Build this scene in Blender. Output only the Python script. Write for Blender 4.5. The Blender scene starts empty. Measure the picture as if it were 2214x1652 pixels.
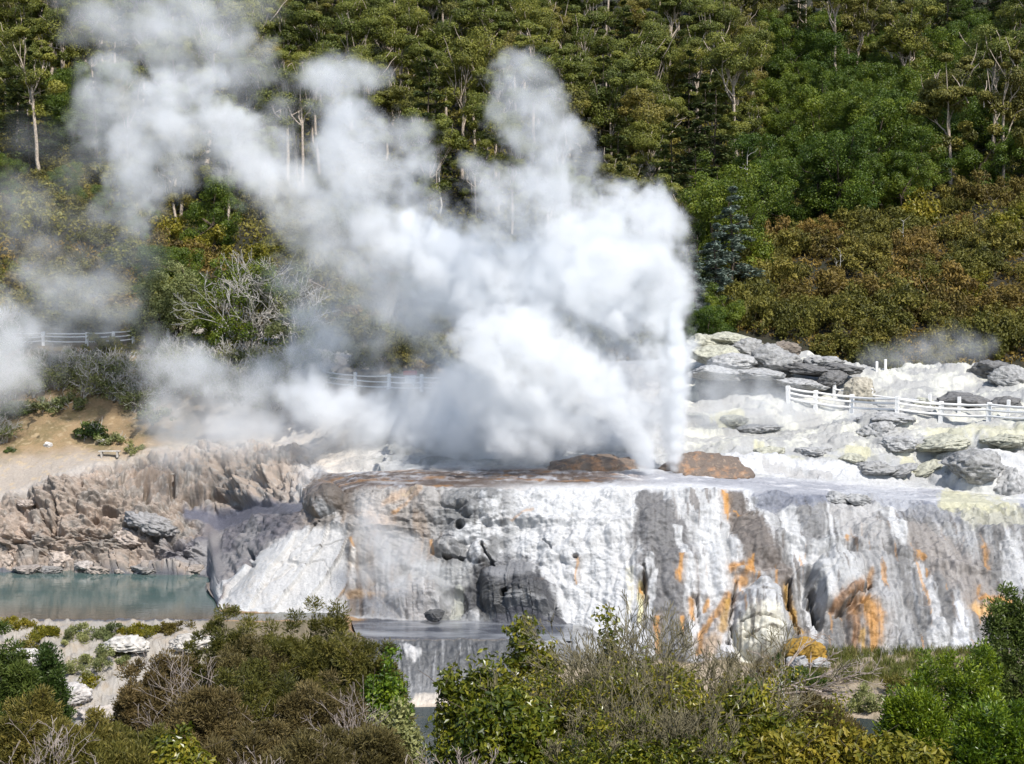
import bpy, math, time
import numpy as np
T0 = time.time()
rng = np.random.default_rng(11)
C = bpy.context.scene.collection
sc = bpy.context.scene
R = math.radians

# ------------------------------------------------------------------ camera geometry
# Layout was surveyed from the photograph at 2214 x 1652; at(px, py, D) is the world
# point seen there at D metres in front of the lens.
F, CX, CY, HZ, CAMZ = 3375.0, 1107.0, 826.0, 658.0, 10.0
TH = math.atan((CY - HZ) / F)

def at(px, py, D):
    px = np.asarray(px, float); py = np.asarray(py, float)
    u = (px - CX) / F; v = (CY - py) / F
    y = math.cos(TH) + v * math.sin(TH); z = -math.sin(TH) + v * math.cos(TH)
    k = D / y
    return np.stack(np.broadcast_arrays(u * k, y * k, CAMZ + z * k), -1)

def to_px(p):
    p = np.asarray(p, float)
    d = p[..., 1] * math.cos(TH) - (p[..., 2] - CAMZ) * math.sin(TH)
    v = p[..., 1] * math.sin(TH) + (p[..., 2] - CAMZ) * math.cos(TH)
    return CX + F * p[..., 0] / d, CY - F * v / d

cam = bpy.data.cameras.new("camera"); camo = bpy.data.objects.new("camera", cam); C.objects.link(camo)
camo.location = (0, 0, CAMZ); camo.rotation_euler = (math.pi / 2 - TH, 0, 0)
cam.sensor_width = 36; cam.lens = 36 * F / 2214; cam.clip_end = 6000; cam.clip_start = .5
sc.camera = camo

# ------------------------------------------------------------------ noise
_G = np.array([(1,1,0),(-1,1,0),(1,-1,0),(-1,-1,0),(1,0,1),(-1,0,1),(1,0,-1),(-1,0,-1),
               (0,1,1),(0,-1,1),(0,1,-1),(0,-1,-1),(1,1,0),(-1,1,0),(0,-1,1),(0,-1,-1)], np.float32)

def perlin(x, y, z, seed=0):
    x, y, z = (np.asarray(a, np.float32) for a in np.broadcast_arrays(x, y, z))
    sh = x.shape; x = x.ravel(); y = y.ravel(); z = z.ravel()
    xi = np.floor(x); yi = np.floor(y); zi = np.floor(z)
    fx = x - xi; fy = y - yi; fz = z - zi
    xi = xi.astype(np.int64); yi = yi.astype(np.int64); zi = zi.astype(np.int64)
    ux = fx*fx*fx*(fx*(fx*6-15)+10); uy = fy*fy*fy*(fy*(fy*6-15)+10); uz = fz*fz*fz*(fz*(fz*6-15)+10)
    out = None; acc = []
    for dz in (0, 1):
        for dy in (0, 1):
            row = []
            for dx in (0, 1):
                h = ((xi+dx)*374761393 + (yi+dy)*668265263 + (zi+dz)*1440662683 + seed*987654323) & 0xffffffff
                h = ((h ^ (h >> 13)) * 1274126177) & 0xffffffff
                g = _G[((h ^ (h >> 16)) & 15)]
                row.append(g[:, 0]*(fx-dx) + g[:, 1]*(fy-dy) + g[:, 2]*(fz-dz))
            acc.append(row[0] + ux*(row[1]-row[0]))
    a = acc[0] + uy*(acc[1]-acc[0]); b = acc[2] + uy*(acc[3]-acc[2])
    return (a + uz*(b-a)).reshape(sh)

def fbm(x, y, z, octv=4, seed=0, gain=.5, ridged=False, billow=False):
    s = 0; a = 1; t = 0; f = 1.0
    for o in range(octv):
        n = perlin(x*f + 3.7*o, y*f + 1.3*o, z*f - 2.1*o, seed+o)
        if ridged: n = 1 - 2*np.abs(n)*1.4
        if billow: n = 2*np.abs(n)*1.4 - .5
        s = s + a*n; t += a; a *= gain; f *= 2.03
    return s/t

def sstep(a, b, x):
    t = np.clip((x-a)/(b-a), 0, 1); return t*t*(3-2*t)

# ------------------------------------------------------------------ object helpers
def mesh(name, V, Fc, mats, attrs=None, midx=None, smooth=True, colors=None):
    """Link nothing; build mesh data from arrays. Fc: (n,3) or (n,4) array, or list of such."""
    V = np.ascontiguousarray(V, np.float32)
    if not isinstance(Fc, (list, tuple)): Fc = [Fc]
    Fc = [np.asarray(f, np.int32) for f in Fc if len(f)]
    me = bpy.data.meshes.new(name)
    me.vertices.add(len(V)); me.vertices.foreach_set("co", V.ravel())
    nl = sum(f.size for f in Fc); nf = sum(len(f) for f in Fc)
    me.loops.add(nl); me.polygons.add(nf)
    me.loops.foreach_set("vertex_index", np.concatenate([f.ravel() for f in Fc]))
    tot = np.concatenate([np.full(len(f), f.shape[1], np.int32) for f in Fc])
    st = np.concatenate([[0], np.cumsum(tot)[:-1]]).astype(np.int32)
    me.polygons.foreach_set("loop_start", st)
    try: me.polygons.foreach_set("loop_total", tot)
    except Exception: pass
    me.polygons.foreach_set("use_smooth", np.full(nf, smooth, bool))
    for m in (mats if isinstance(mats, (list, tuple)) else [mats]): me.materials.append(m)
    if midx is not None: me.polygons.foreach_set("material_index", np.asarray(midx, np.int32))
    for k, a in (attrs or {}).items():
        at_ = me.attributes.new(k, 'FLOAT', 'POINT'); at_.data.foreach_set("value", np.ascontiguousarray(a, np.float32).ravel())
    for k, a in (colors or {}).items():
        a = np.asarray(a, np.float32)
        if a.shape[-1] == 3: a = np.concatenate([a, np.ones(a.shape[:-1]+(1,), np.float32)], -1)
        at_ = me.attributes.new(k, 'FLOAT_COLOR', 'POINT'); at_.data.foreach_set("color", np.ascontiguousarray(a).ravel())
    me.update(calc_edges=True)
    return me

def obj(name, me, parent=None, loc=None):
    o = bpy.data.objects.new(name, me); C.objects.link(o)
    if parent is not None: o.parent = parent
    if loc is not None: o.location = loc
    return o

def empty(name, loc=(0, 0, 0), rz=0, s=1):
    o = bpy.data.objects.new(name, None); C.objects.link(o)
    o.location = loc; o.rotation_euler = (0, 0, rz); o.scale = (s, s, s); o.empty_display_size = .3
    return o

def tag(o, label=None, cat=None, group=None, kind=None):
    if label: o["label"] = label
    if cat: o["category"] = cat
    if group: o["group"] = group
    if kind: o["kind"] = kind
    return o

def copy_tree(o, parent=None):
    c = o.copy(); C.objects.link(c); c.parent = parent
    for ch in list(o.children): copy_tree(ch, c)
    return c

def gridfaces(nr, nc):
    i = np.arange(nr*nc).reshape(nr, nc)
    return np.stack([i[:-1, :-1], i[:-1, 1:], i[1:, 1:], i[1:, :-1]], -1).reshape(-1, 4)

# ------------------------------------------------------------------ materials
def newmat(name):
    m = bpy.data.materials.new(name); m.use_nodes = True
    nt = m.node_tree; b = nt.nodes["Principled BSDF"]
    return m, nt, b

def nd(nt, typ, **kw):
    n = nt.nodes.new(typ)
    for k, v in kw.items():
        if k.startswith("i_"): n.inputs[k[2:].replace("_", " ")].default_value = v
        else: setattr(n, k, v)
    return n

def noise_node(nt, scale, detail=4, rough=.55, coord="Object", vec=None):
    n = nd(nt, "ShaderNodeTexNoise"); n.inputs["Scale"].default_value = scale
    n.inputs["Detail"].default_value = detail; n.inputs["Roughness"].default_value = rough
    if vec is None:
        tc = nd(nt, "ShaderNodeTexCoord"); vec = tc.outputs[coord]
    nt.links.new(vec, n.inputs["Vector"])
    return n

def mth(nt, op, a, b=None, c=None, clamp=False):
    n = nd(nt, "ShaderNodeMath", operation=op); n.use_clamp = clamp
    for i, v in enumerate((a, b, c)):
        if v is None: continue
        if isinstance(v, (int, float)): n.inputs[i].default_value = v
        else: nt.links.new(v, n.inputs[i])
    return n.outputs[0]

def mixc(nt, fac, a, b, blend='MIX'):
    n = nd(nt, "ShaderNodeMix", data_type='RGBA', blend_type=blend)
    for i, v in ((0, fac), (6, a), (7, b)):
        if isinstance(v, (int, float)): n.inputs[i].default_value = v
        elif isinstance(v, (tuple, list)): n.inputs[i].default_value = (*v, 1) if len(v) == 3 else v
        else: nt.links.new(v, n.inputs[i])
    return n.outputs[2]

def bump(nt, b, pairs, dist=.05, strength=.6):
    """stack of bumps: pairs of (socket, distance)"""
    prev = None
    for s, d in pairs:
        n = nd(nt, "ShaderNodeBump"); n.inputs["Strength"].default_value = strength; n.inputs["Distance"].default_value = d
        nt.links.new(s, n.inputs["Height"])
        if prev is not None: nt.links.new(prev, n.inputs["Normal"])
        prev = n.outputs[0]
    nt.links.new(prev, b.inputs["Normal"])

# ------------------------------------------------------------------ light
SUN_AZ, SUN_EL = 29.0, 50.0          # azimuth measured from straight behind the camera towards the right
s_dir = np.array([math.sin(R(SUN_AZ))*math.cos(R(SUN_EL)), -math.cos(R(SUN_AZ))*math.cos(R(SUN_EL)), math.sin(R(SUN_EL))])
sl = bpy.data.lights.new("sun", 'SUN'); sl.energy = 4.2; sl.angle = R(.5); sl.color = (1, .965, .91)
so = bpy.data.objects.new("sun", sl); C.objects.link(so)
from mathutils import Vector
so.rotation_euler = Vector(s_dir).to_track_quat('Z', 'Y').to_euler()
w = bpy.data.worlds.new("World"); sc.world = w; w.use_nodes = True
wn = w.node_tree; sky = wn.nodes.new("ShaderNodeTexSky"); sky.sky_type = 'NISHITA'; sky.sun_disc = False
sky.sun_elevation = R(SUN_EL); sky.sun_rotation = math.atan2(s_dir[0], s_dir[1])
sky.air_density = 1.0; sky.dust_density = 1.0; sky.ozone_density = 1.0
wn.links.new(sky.outputs[0], wn.nodes["Background"].inputs[0]); wn.nodes["Background"].inputs[1].default_value = .14
sc.view_settings.view_transform = 'Standard'; sc.view_settings.look = 'None'
sc.view_settings.exposure = .34; sc.view_settings.gamma = 1
cy = sc.cycles
cy.use_denoising = True; cy.max_bounces = 16; cy.diffuse_bounces = 3; cy.glossy_bounces = 3; cy.transmission_bounces = 4
cy.volume_bounces = 14; cy.transparent_max_bounces = 8; cy.volume_step_rate = 2.0; cy.volume_max_steps = 512
cy.use_adaptive_sampling = True; cy.adaptive_threshold = .02; cy.caustics_reflective = False; cy.caustics_refractive = False
try: cy.denoising_input_passes = 'RGB_ALBEDO_NORMAL'; cy.denoising_prefilter = 'ACCURATE'
except Exception: pass
# ================================================================== terrain
ST = np.array([-350, 0, 200, 400, 448, 474, 560, 650, 720, 800, 950, 1100, 1250, 1400, 1560, 1700, 1850, 2000, 2214, 2560], float)
ROWS = [  # (py, D) at every station, from the stream's near edge up to the foot of the hill
 ("A", [1760]*20, [64]*20),
 ("B", [1560,1560,1560,1550,1548,1545,1540,1540,1530,1526,1526,1530,1545,1545,1550,1560,1560,1560,1560,1560],
       [74,74,74,75,75.5,76,76.4,76.8,77.2,77.4,77.4,77.4,77.2,78,77,75,74,74,74,74]),
 ("C", [1343,1343,1343,1343,1343,1343,1343,1343,1345,1383,1383,1383,1390,1450,1450,1448,1440,1430,1430,1430],
       [83.5,83.5,83.5,83.5,83.5,83.5,83.5,83.5,83.4,80.9,80.8,80.8,80.9,82,82,81,81,81,81,81]),
 ("D", [1232,1232,1236,1241,1244,1316,1325,1326,1327,1336,1344,1343,1350,1430,1430,1425,1420,1406,1406,1406],
       [99.5,99.5,99,98.3,97.6,86.6,86,86,86,86,86,85.6,85,83,83,82.6,82.6,82.6,82.6,82.6]),
 ("E", [1150,1150,1140,1176,1180,1264,1200,1152,1142,1160,1176,1172,1168,1168,1170,1172,1178,1180,1175,1175],
       [102,102,102,101,100.5,90.5,90,90,89.8,89.4,89,88.5,87.8,87.6,87.8,88.4,88.5,88.6,88.8,89]),
 ("F", [1092,1086,1034,1116,1128,1142,1112,1102,1062,1050,1053,1055,1056,1056,1058,1066,1076,1083,1092,1096],
       [105,105,105,103.5,103,102.5,99,92.5,91.6,91.2,91,90.8,90.8,91,91.4,92.2,92.8,93,93,93]),
 ("G", [1004,1000,984,992,988,982,986,1002,1026,1022,1018,1017,1018,1021,1030,1038,1050,1060,1068,1072],
       [109,109,109,108.5,108.5,108,107,104,98.5,97.5,97,97,96,95.5,95.8,96.4,96.8,97,97,97]),
 ("H", [900,900,896,930,933,935,938,940,955,965,965,965,968,972,980,985,992,998,1000,1000],
       [115,115,115,113,112.5,112,111,110,106,103,102.5,102.5,102,101,100.5,100,99.8,99.8,99.8,99.8]),
 ("I", [752,748,746,750,751,752,760,770,800,840,848,852,868,876,874,868,886,900,916,934],
       [124,124,124,124,123.5,123,122,120,115,110,108,108,108,110,112,112,109,106,102,98]),
 ("J", [690,690,690,695,697,700,705,715,730,745,760,775,790,790,742,748,778,792,790,780],
       [136,136,136,135,134.5,134,133,131,128,126,124,122,121,120,121,120,119,118,118,118]),
]
NR = [14, 46, 46, 150, 130, 46, 60, 90, 46]
NCOL = 1240
def herm(x, xs, ys):
    """cubic through stations, tangents by finite differences limited so it does not overshoot"""
    ys = np.asarray(ys, float); dx = np.diff(xs); d = np.diff(ys)/dx
    m = np.zeros_like(ys); m[1:-1] = np.where(d[:-1]*d[1:] > 0, 2*d[:-1]*d[1:]/(d[:-1]+d[1:]+1e-12*np.sign(d[1:]+1e-30)), 0); m[0] = d[0]; m[-1] = d[-1]
    i = np.clip(np.searchsorted(xs, x)-1, 0, len(xs)-2); h = dx[i]; t = (x-xs[i])/h
    return (ys[i]*(2*t**3-3*t**2+1)+h*m[i]*(t**3-2*t**2+t)+ys[i+1]*(-2*t**3+3*t**2)+h*m[i+1]*(t**3-t**2))
colpx = np.linspace(-350, 2560, NCOL)
ctrlY = np.array([herm(colpx, ST, r[1]) for r in ROWS]); ctrlD = np.array([herm(colpx, ST, r[2]) for r in ROWS])
wig = 7*perlin(colpx*.021, 3.3, 1.7, 8)+4*perlin(colpx*.06, 1.3, .7, 9)+2*perlin(colpx*.17, 2.3, 4.7, 10)
ctrlY[3] += np.where(colpx < 440, wig*1.1, np.where(colpx < 1240, .5*wig, 0)); ctrlY[2] += np.where(colpx < 1240, np.abs(wig)*.55, wig)
ctrlP = at(colpx[None, :], ctrlY, ctrlD)                       # K x NCOL x 3
rowk = np.concatenate([k + np.arange(n)/n for k, n in enumerate(NR)] + [[len(NR)]])
K = len(ROWS)
def along(A):                                                   # along the profile, limited tangents
    out = np.empty((len(rowk),)+A.shape[1:]); 
    tan = np.zeros_like(A); tan[1:-1] = .42*(A[2:]-A[:-2]); tan[0] = A[1]-A[0]; tan[-1] = A[-1]-A[-2]
    for r, s in enumerate(rowk):
        k = min(int(s), K-2); t = s-k
        out[r] = A[k]*(2*t**3-3*t**2+1)+tan[k]*(t**3-2*t**2+t)+A[k+1]*(-2*t**3+3*t**2)+tan[k+1]*(t**3-t**2)
    return out
P = along(ctrlP)
nr, nc = P.shape[:2]
PX = np.broadcast_to(colpx, (nr, nc)); _, PY = to_px(P)
RK = np.broadcast_to(rowk[:, None], (nr, nc))
du = np.gradient(P, axis=1); dv = np.gradient(P, axis=0)
Nn = np.cross(du, dv); Nn /= np.linalg.norm(Nn, axis=-1, keepdims=True)
Nn[Nn[..., 1] > .9] *= 1
arc = np.cumsum(np.linalg.norm(dv, axis=-1), axis=0)
X, Y, Z = P[..., 0], P[..., 1], P[..., 2]

# --- where each kind of rock lies (weights over the sheet)
wcliff = sstep(462, 480, PX) * sstep(2.96, 3.06, RK) * (1-sstep(4.85, 5.05, RK))
wcrop = (1-sstep(600, 720, PX)) * sstep(2.955, 2.985, RK) * (1-sstep(-.15, .35, RK-np.interp(PX, [0, 100, 200, 330, 420], [5.0, 5.15, 5.45, 6.1, 6.5]))) * (1-sstep(470, 520, PX)*(1-sstep(3.9, 4.2, RK)))
wslope = (1-sstep(330, 520, PX)) * sstep(-.15, .35, RK-np.interp(PX, [0, 100, 200, 330, 420], [5.0, 5.15, 5.45, 6.1, 6.5]))
wtop = sstep(660, 740, PX) * sstep(4.85, 5.05, RK) * (1-sstep(5.9, 6.3, RK))
wback = sstep(560, 760, PX) * sstep(6.0, 6.3, RK)
wbank = ((RK < 2.02) | ((RK < 2.985) & (PX >= 1235)))*1.0
wcasc = sstep(770, 815, PX)*(1-sstep(1120, 1180, PX))*sstep(.9, 1.1, RK)*(1-sstep(1.95, 2.1, RK))
wwater = (RK > 2.02)*(RK < 2.985)*(PX < 1235)*1.0
wdarkslope = sstep(390, 470, PX)*(1-sstep(690, 720, PX))*(((RK > 3.95) & (RK < 5.15))*1.0)*sstep(0, 30, (1128-(PX-470)*.02)-0*PY+400)
pool_flat = sstep(388, 402, PX)*(1-sstep(640, 690, PX))*sstep(4.9, 5.0, RK)*(1-sstep(5.15, 5.3, RK))

# --- displacement
n_rim = fbm(X*1.3, Y*1.3, 0, 3, 17)
n_big = fbm(X*.12, Y*.2, 4, 3, 15)
warp = perlin(X*.35, arc*.2, 3.1, 5)*1.2
drap = fbm(X*1.15+warp, arc*.13, 1.7, 3, 20, billow=True)
drap2 = fbm(X*3.6+warp*2, arc*.42, 4.2, 2, 25, billow=True)
lump = fbm(X*.5, arc*.5, Y*.2, 4, 30, billow=True)
lump2 = fbm(X*1.5, arc*1.5, Y*.7, 3, 35, billow=True)
ledge = fbm(X*.28, arc*.85+.5*perlin(X*.5, arc*.3, 0, 3), 9.1, 3, 40, ridged=True)
fine = fbm(X*5, Y*5, Z*5, 3, 45)
rock = fbm(X*.30+.3*warp, Y*.16, Z*.75, 4, 50, billow=True, gain=.5)
rock2 = fbm(X*1.1, Y*.55, Z*2.1, 4, 55, billow=True, gain=.5)
crk = fbm(X*.5+.2*warp, Y*.3, Z*.7, 3, 57, ridged=True)
low = sstep(4.45, 3.7, RK)
disp = wcliff*(.17*drap*(.12+.88*low) + .035*drap2*(.2+.8*low) + .40*lump + .50*fbm(X*.26, arc*.3, 2.2, 3, 33) + .10*lump2*(1-.4*low) + .16*ledge*sstep(500, 800, PX)*(1-.6*low) + .045*fine + .05*fbm(X*3.2, arc*3.0, Y*2, 3, 48, billow=True))
disp = disp + wcrop*(1.2*rock + .42*rock2 - 1.1*np.clip(crk-.38, 0, 1) + .10*fine + .10*fbm(X*3, Y*1.5, Z*3, 3, 58, billow=True))*(1-.9*pool_flat)*(1-.8*wdarkslope)
disp = disp + wslope*(.25*fbm(X*.3, Y*.3, 0, 4, 60)+.04*fine)
disp = disp + wtop*(.05*lump2+.10*lump*sstep(5.2, 5.5, RK)+.015*fine+.10*sstep(.35,.8,ledge)*sstep(5.1,5.3,RK))
tz = fbm(X*.13, Y*.28, 2, 4, 66)*4.2; tzf = np.floor(tz); tz = (tzf+sstep(.55, .95, tz-tzf))/4.2
zadd = wback*(1.5*tz + .30*fbm(X*1.1, Y*1.6, 3, 4, 69, ridged=True)*sstep(1450, 1700, PX)*sstep(-.2, .25, n_big) + .08*lump2 + .035*fine)
disp = disp + wbank*(1-wcasc)*(.5*fbm(X*.4, Y*.4, Z*.5, 4, 70)+.40*rock2*(1-sstep(300, 460, PX)) + .06*fine)
disp = disp + wcasc*(.14*lump2+.07*drap2+.015*fine)
weir = np.exp(-((PX-748)/18)**2)*wwater; disp = disp*(1-.97*wwater) - .4*wwater*(1-weir)*sstep(2.02, 2.12, RK)*sstep(2.985, 2.93, RK)

# bulges, hollows and cracks of the real rock: (px, py, rx, ry, metres)
BUMPS = [(985,1084,32,20,.55),(1012,1100,22,17,.5),(1045,1108,42,22,.5),(962,1184,30,24,.9),(1040,1196,27,27,.75),(1005,1150,50,26,.5),
 (1118,1285,88,74,1.6),(1165,1320,70,60,.9),(905,1290,66,52,.7),(1812,1262,66,70,1.7),(1650,1346,68,92,2.0),(1643,1270,26,14,.7),(1640,1172,66,66,.7),
 (1440,1130,60,55,.35),(1333,1160,28,36,.5),(1200,1110,80,30,.25),(1255,1190,50,40,.3),(1885,1340,66,88,.9),(2060,1300,80,90,.6),(1740,1120,60,40,.3),
 (1940,1150,90,40,.35),(1480,1240,50,70,.35),(1390,1215,30,36,.6),(700,1080,44,40,.9),(770,1160,60,60,.5),(840,1200,60,70,.4),(875,1140,60,30,.4),(1300,1090,70,22,.25),
 (1420,1400,60,50,.4),(1560,1390,50,60,.5),(1740,1300,34,70,-.9),(1700,1305,14,60,-.9),(1770,1320,14,60,-1.0),(1760,1236,40,16,.6),
 (1100,1302,14,14,-1.5),(996,1140,11,10,-1.0),(1244,1204,7,6,-.9),(1390,1262,12,18,-.9),(1060,1222,9,12,-.8),(905,1245,20,14,-.4),(985,1310,30,30,-.8),
 (237,1106,26,15,-3.0),(205,1120,20,9,-2.0),(318,1075,8,34,-1.3),(372,1050,8,40,-1.3),(420,1075,30,14,-1.2),(470,1080,20,16,-1.0),(300,1040,40,26,.4),(440,1040,60,40,.5),(540,1050,50,36,.4),(355,1150,60,34,-.3),
 (340,1135,60,26,.9),(100,1180,60,26,.6),(170,1190,40,24,.7),(0,1180,40,40,.9),(180,1050,60,30,.5),(560,1060,60,34,.5),(600,1010,50,20,.2),
 (1980,960,90,14,.4),(2140,1020,90,46,1.6),(2060,1000,50,34,.9),(1880,925,26,14,.5),(1700,962,60,14,.4),(1600,965,60,16,.6),(1830,960,40,14,.5),(2110,955,110,16,.6),(895,1412,26,16,.15)]
BW = [fbm(X*.6, Y*.4, Z*.6, 3, 400), fbm(X*.7, Y*.4, Z*.7, 3, 404)]
for bx, by, rx, ry, h in BUMPS:
    wj = BW[int(bx*7+by) % 2]
    q = (((PX-bx)/rx)**2+((PY-by)/ry)**2)*(1+.55*wj)
    m = q < 1.6
    if h > 0: disp = disp + np.where(m, .8*h*np.clip(1-q, 0, 1)**.75 - .10*h*np.exp(-((np.sqrt(np.abs(q))-1.04)/.08)**2), 0)
    else: disp = disp + np.where(m, h*np.clip(1-q, 0, 1)**.8, 0)
def polyd(pts, wob=6, seed=1, stretch=.3):
    """distance (photo px) of the sheet's points to a polyline whose nodes are (x, y, halfwidth); returns d/halfwidth"""
    pts = np.array(pts, float); lo = pts[:, :2].min(0)-pts[:, 2].max()*2.2-14; hi = pts[:, :2].max(0)+pts[:, 2].max()*2.2+14
    idx = np.nonzero((PX > lo[0]) & (PX < hi[0]) & (PY > lo[1]) & (PY < hi[1]))
    x = PX[idx]; y = PY[idx]
    x = x + wob*(perlin(x*.045, y*.045*stretch, seed*1.7, seed)+.7*perlin(x*.13, y*.13*stretch, seed*.7, seed+3))*1.6
    y = y + wob*perlin(x*.05, y*.03, seed*2.3, seed+9)
    best = np.full(len(x), 9.)
    seg = list(zip(pts[:-1], pts[1:])) if len(pts) > 1 else [(pts[0], pts[0])]
    for a, b in seg:
        ab = b[:2]-a[:2]; L2 = max(ab@ab, 1e-6)
        t = np.clip(((x-a[0])*ab[0]+(y-a[1])*ab[1])/L2, 0, 1)
        d = np.hypot(x-(a[0]+t*ab[0]), y-(a[1]+t*ab[1]))/(a[2]+t*(b[2]-a[2]))
        best = np.minimum(best, d)
    return idx, best
CRACKS = [([(690,1132,3),(640,1180,3),(600,1225,3),(560,1292,3)],.5),([(742,1172,2.5),(700,1180,2.5),(640,1208,3)],.4),([(620,1212,4),(640,1222,5),(615,1245,4),(590,1260,3)],.6),([(700,1210,2.5),(650,1222,2),(640,1240,2)],.35),
 ([(545,1196,4),(535,1215,6),(550,1226,4)],.8),([(705,1215,2),(715,1280,2)],.35),([(470,1250,3),(480,1290,3)],.4),([(960,1205,3),(1000,1208,3)],.6),([(1046,1178,3),(1060,1205,3.5),(1062,1222,4)],.7),
 ([(1392,1225,3),(1395,1290,3.5),(1392,1370,3)],.4),([(1590,1262,3),(1580,1330,3),(1575,1400,3)],.5),([(1706,1250,4),(1716,1330,5),(1728,1372,4)],.8),([(1752,1275,5),(1768,1340,6)],.9),([(1800,1340,3),(1840,1310,4),(1880,1270,4)],.6),
 ([(1640,1300,2),(1700,1312,2)],.3),([(1600,1360,2),(1690,1366,2)],.3),([(1610,1392,2),(1690,1385,2)],.3),([(1505,1290,3),(1512,1340,2)],.4),([(1180,1170,2.5),(1188,1190,2.5)],.3),
 ([(90,1110,4),(120,1170,4)],.6),([(118,1090,4),(112,1140,4)],.7),([(170,1150,4),(230,1165,4),(290,1140,4)],.7),([(40,1130,4),(60,1160,4)],.6),([(290,1140,4),(370,1170,5)],.5),([(40,1195,3),(110,1205,4)],.5)]
for i, (pts, h) in enumerate(CRACKS):
    ix, d = polyd(pts, 5, 100+i, .8); disp[ix] -= 1.35*h*np.clip(1-d, 0, 1)**.5
for i, (pts, h) in enumerate([([(1690,1158,8),(1745,1180,9),(1830,1177,9),(1920,1184,9),(1985,1204,9),(2070,1230,8),(2160,1238,7)],.42),([(850,1122,5),(930,1118,6),(1010,1130,5),(1080,1124,5)],.22),([(1080,1128,6),(1180,1124,6),(1290,1132,6),(1370,1128,5)],.25),([(1590,1236,6),(1650,1244,7),(1705,1236,6)],.35),
  ([(1960,1110,6),(2050,1130,7),(2150,1150,7),(2230,1150,6)],.3),([(1390,1200,5),(1450,1215,6),(1510,1205,5)],.22),([(760,1150,6),(830,1140,7),(900,1150,6)],.3),([(1500,1290,5),(1560,1280,5)],.2)]):
    ix, d = polyd(pts, 7, 160+i, 1.0); q = np.clip(1.6-d, 0, 1.6)/1.6; below = sstep(0, 1, np.where(d < 2.0, 1, 0)); disp[ix] += h*q**.7
# the white slabs by the pool: stepped, tilted plates
wslab = sstep(455, 480, PX)*(1-sstep(735, 760, PX))*sstep(3.0, 3.1, RK)*(1-sstep(3.9, 4.1, RK))
saw = ((PX*.016+PY*.011+.25*perlin(X*.5, Z*.5, 1, 77)) % 1.0)
disp = disp*(1-.75*wslab) + wslab*(.34*saw-.1)
jump = sstep(432, 446, PX)*(1-sstep(474, 490, PX))*sstep(2.9, 3.05, RK)*(1-sstep(4.9, 5.1, RK)); disp = disp*(1-.85*jump)
disp = np.clip(disp, -3, 2.6)
Pd = P + Nn*disp[..., None]; Pd[..., 2] += zadd
Pd[..., 2] = np.where((RK > 1.9) & (RK < 2.06) & (PX < 1180), np.maximum(Pd[..., 2], P[..., 2]-.03+.16*np.clip(n_rim+.1, 0, 1)), Pd[..., 2])

# --- stains and rock colours (what the rock is made of, plus shade painted into the cracks)
def lerp(a, b, t): return a + (b-a)*np.clip(t, 0, 1)[..., None]
def col(*c): return np.array(c, float)
WHITE = col(.50,.50,.498); GREY = col(.20,.197,.195); BROWN = col(.125,.105,.09); ORANGE = col(.47,.225,.045); GOLD = col(.36,.205,.035)
CREAM = col(.58,.55,.45); TAN = col(.36,.30,.255); PINK = col(.47,.37,.30); YEL = col(.50,.475,.32); DARK = col(.045,.045,.048); SLATE = col(.11,.11,.135); RUST = col(.24,.115,.04); SOIL = col(.29,.20,.105)
n1 = fbm(X*.5, Y*.5, Z*.5, 5, 80); n2 = fbm(X*2.2, Y*2, Z*2.2, 4, 85); n3 = fbm(X*7, Y*6, Z*7, 3, 90)
st1 = fbm(X*1.1+.5*warp, arc*.11, 6.6, 4, 95); st2 = fbm(X*3.4+warp, arc*.22, 8.8, 3, 99)
col_ = np.broadcast_to(WHITE, P.shape).copy(); wet = np.full((nr, nc), .25)
# cliff: streaked white / grey
right = sstep(1650, 1950, PX)
streak = sstep(.02, .26, st1*.75+st2*.45+.10*right-.02)
col_ = lerp(col_, GREY, wcliff*np.clip(streak*(.4+.5*right)+.5*right+.25*sstep(1560,1480,PX)*sstep(1380,1430,PX)-.4*sstep(1060,1120,PX)*(1-sstep(1340,1390,PX)), 0, 1))
col_ = lerp(col_, col(.42,.415,.41), wcliff*.75*sstep(0, .4, n2+st2*.6))
col_ = lerp(col_, col(.135,.13,.124), wcliff*.85*sstep(1640, 1720, PX)*sstep(-.32, .06, st1+.7*st2+.25*n2))
lefttan = sstep(690, 760, PX)*(1-sstep(900, 1010, PX))*wcliff
col_ = lerp(col_, col(.21,.19,.17), lefttan*.92); col_ = lerp(col_, col(.25,.19,.14), lefttan*.65*sstep(.0, .3, st2+st1*.5))
midgrey = sstep(915, 960, PX)*(1-sstep(1075, 1130, PX))*wcliff
col_ = lerp(col_, col(.15,.15,.148), midgrey*sstep(-.3, .05, n1+n2*.6)*.95)
st3 = fbm(X*5.5+warp*1.5, arc*.28, 2.2, 3, 108)
def stroke(pts, c, op=1., wob=6, seed=1, soft=.35, stretch=.3, w=None):
    ix, d = polyd(pts, wob, seed, stretch)
    d = d + .28*n2[ix]+.35*st2[ix]+.25*n3[ix]
    a = op*(1-sstep(1-soft, 1+soft*.4, d))
    col_[ix] = lerp(col_[ix], c, a)
    if w is not None: wet[ix] = wet[ix]+(w-wet[ix])*a
sd = 200
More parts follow.
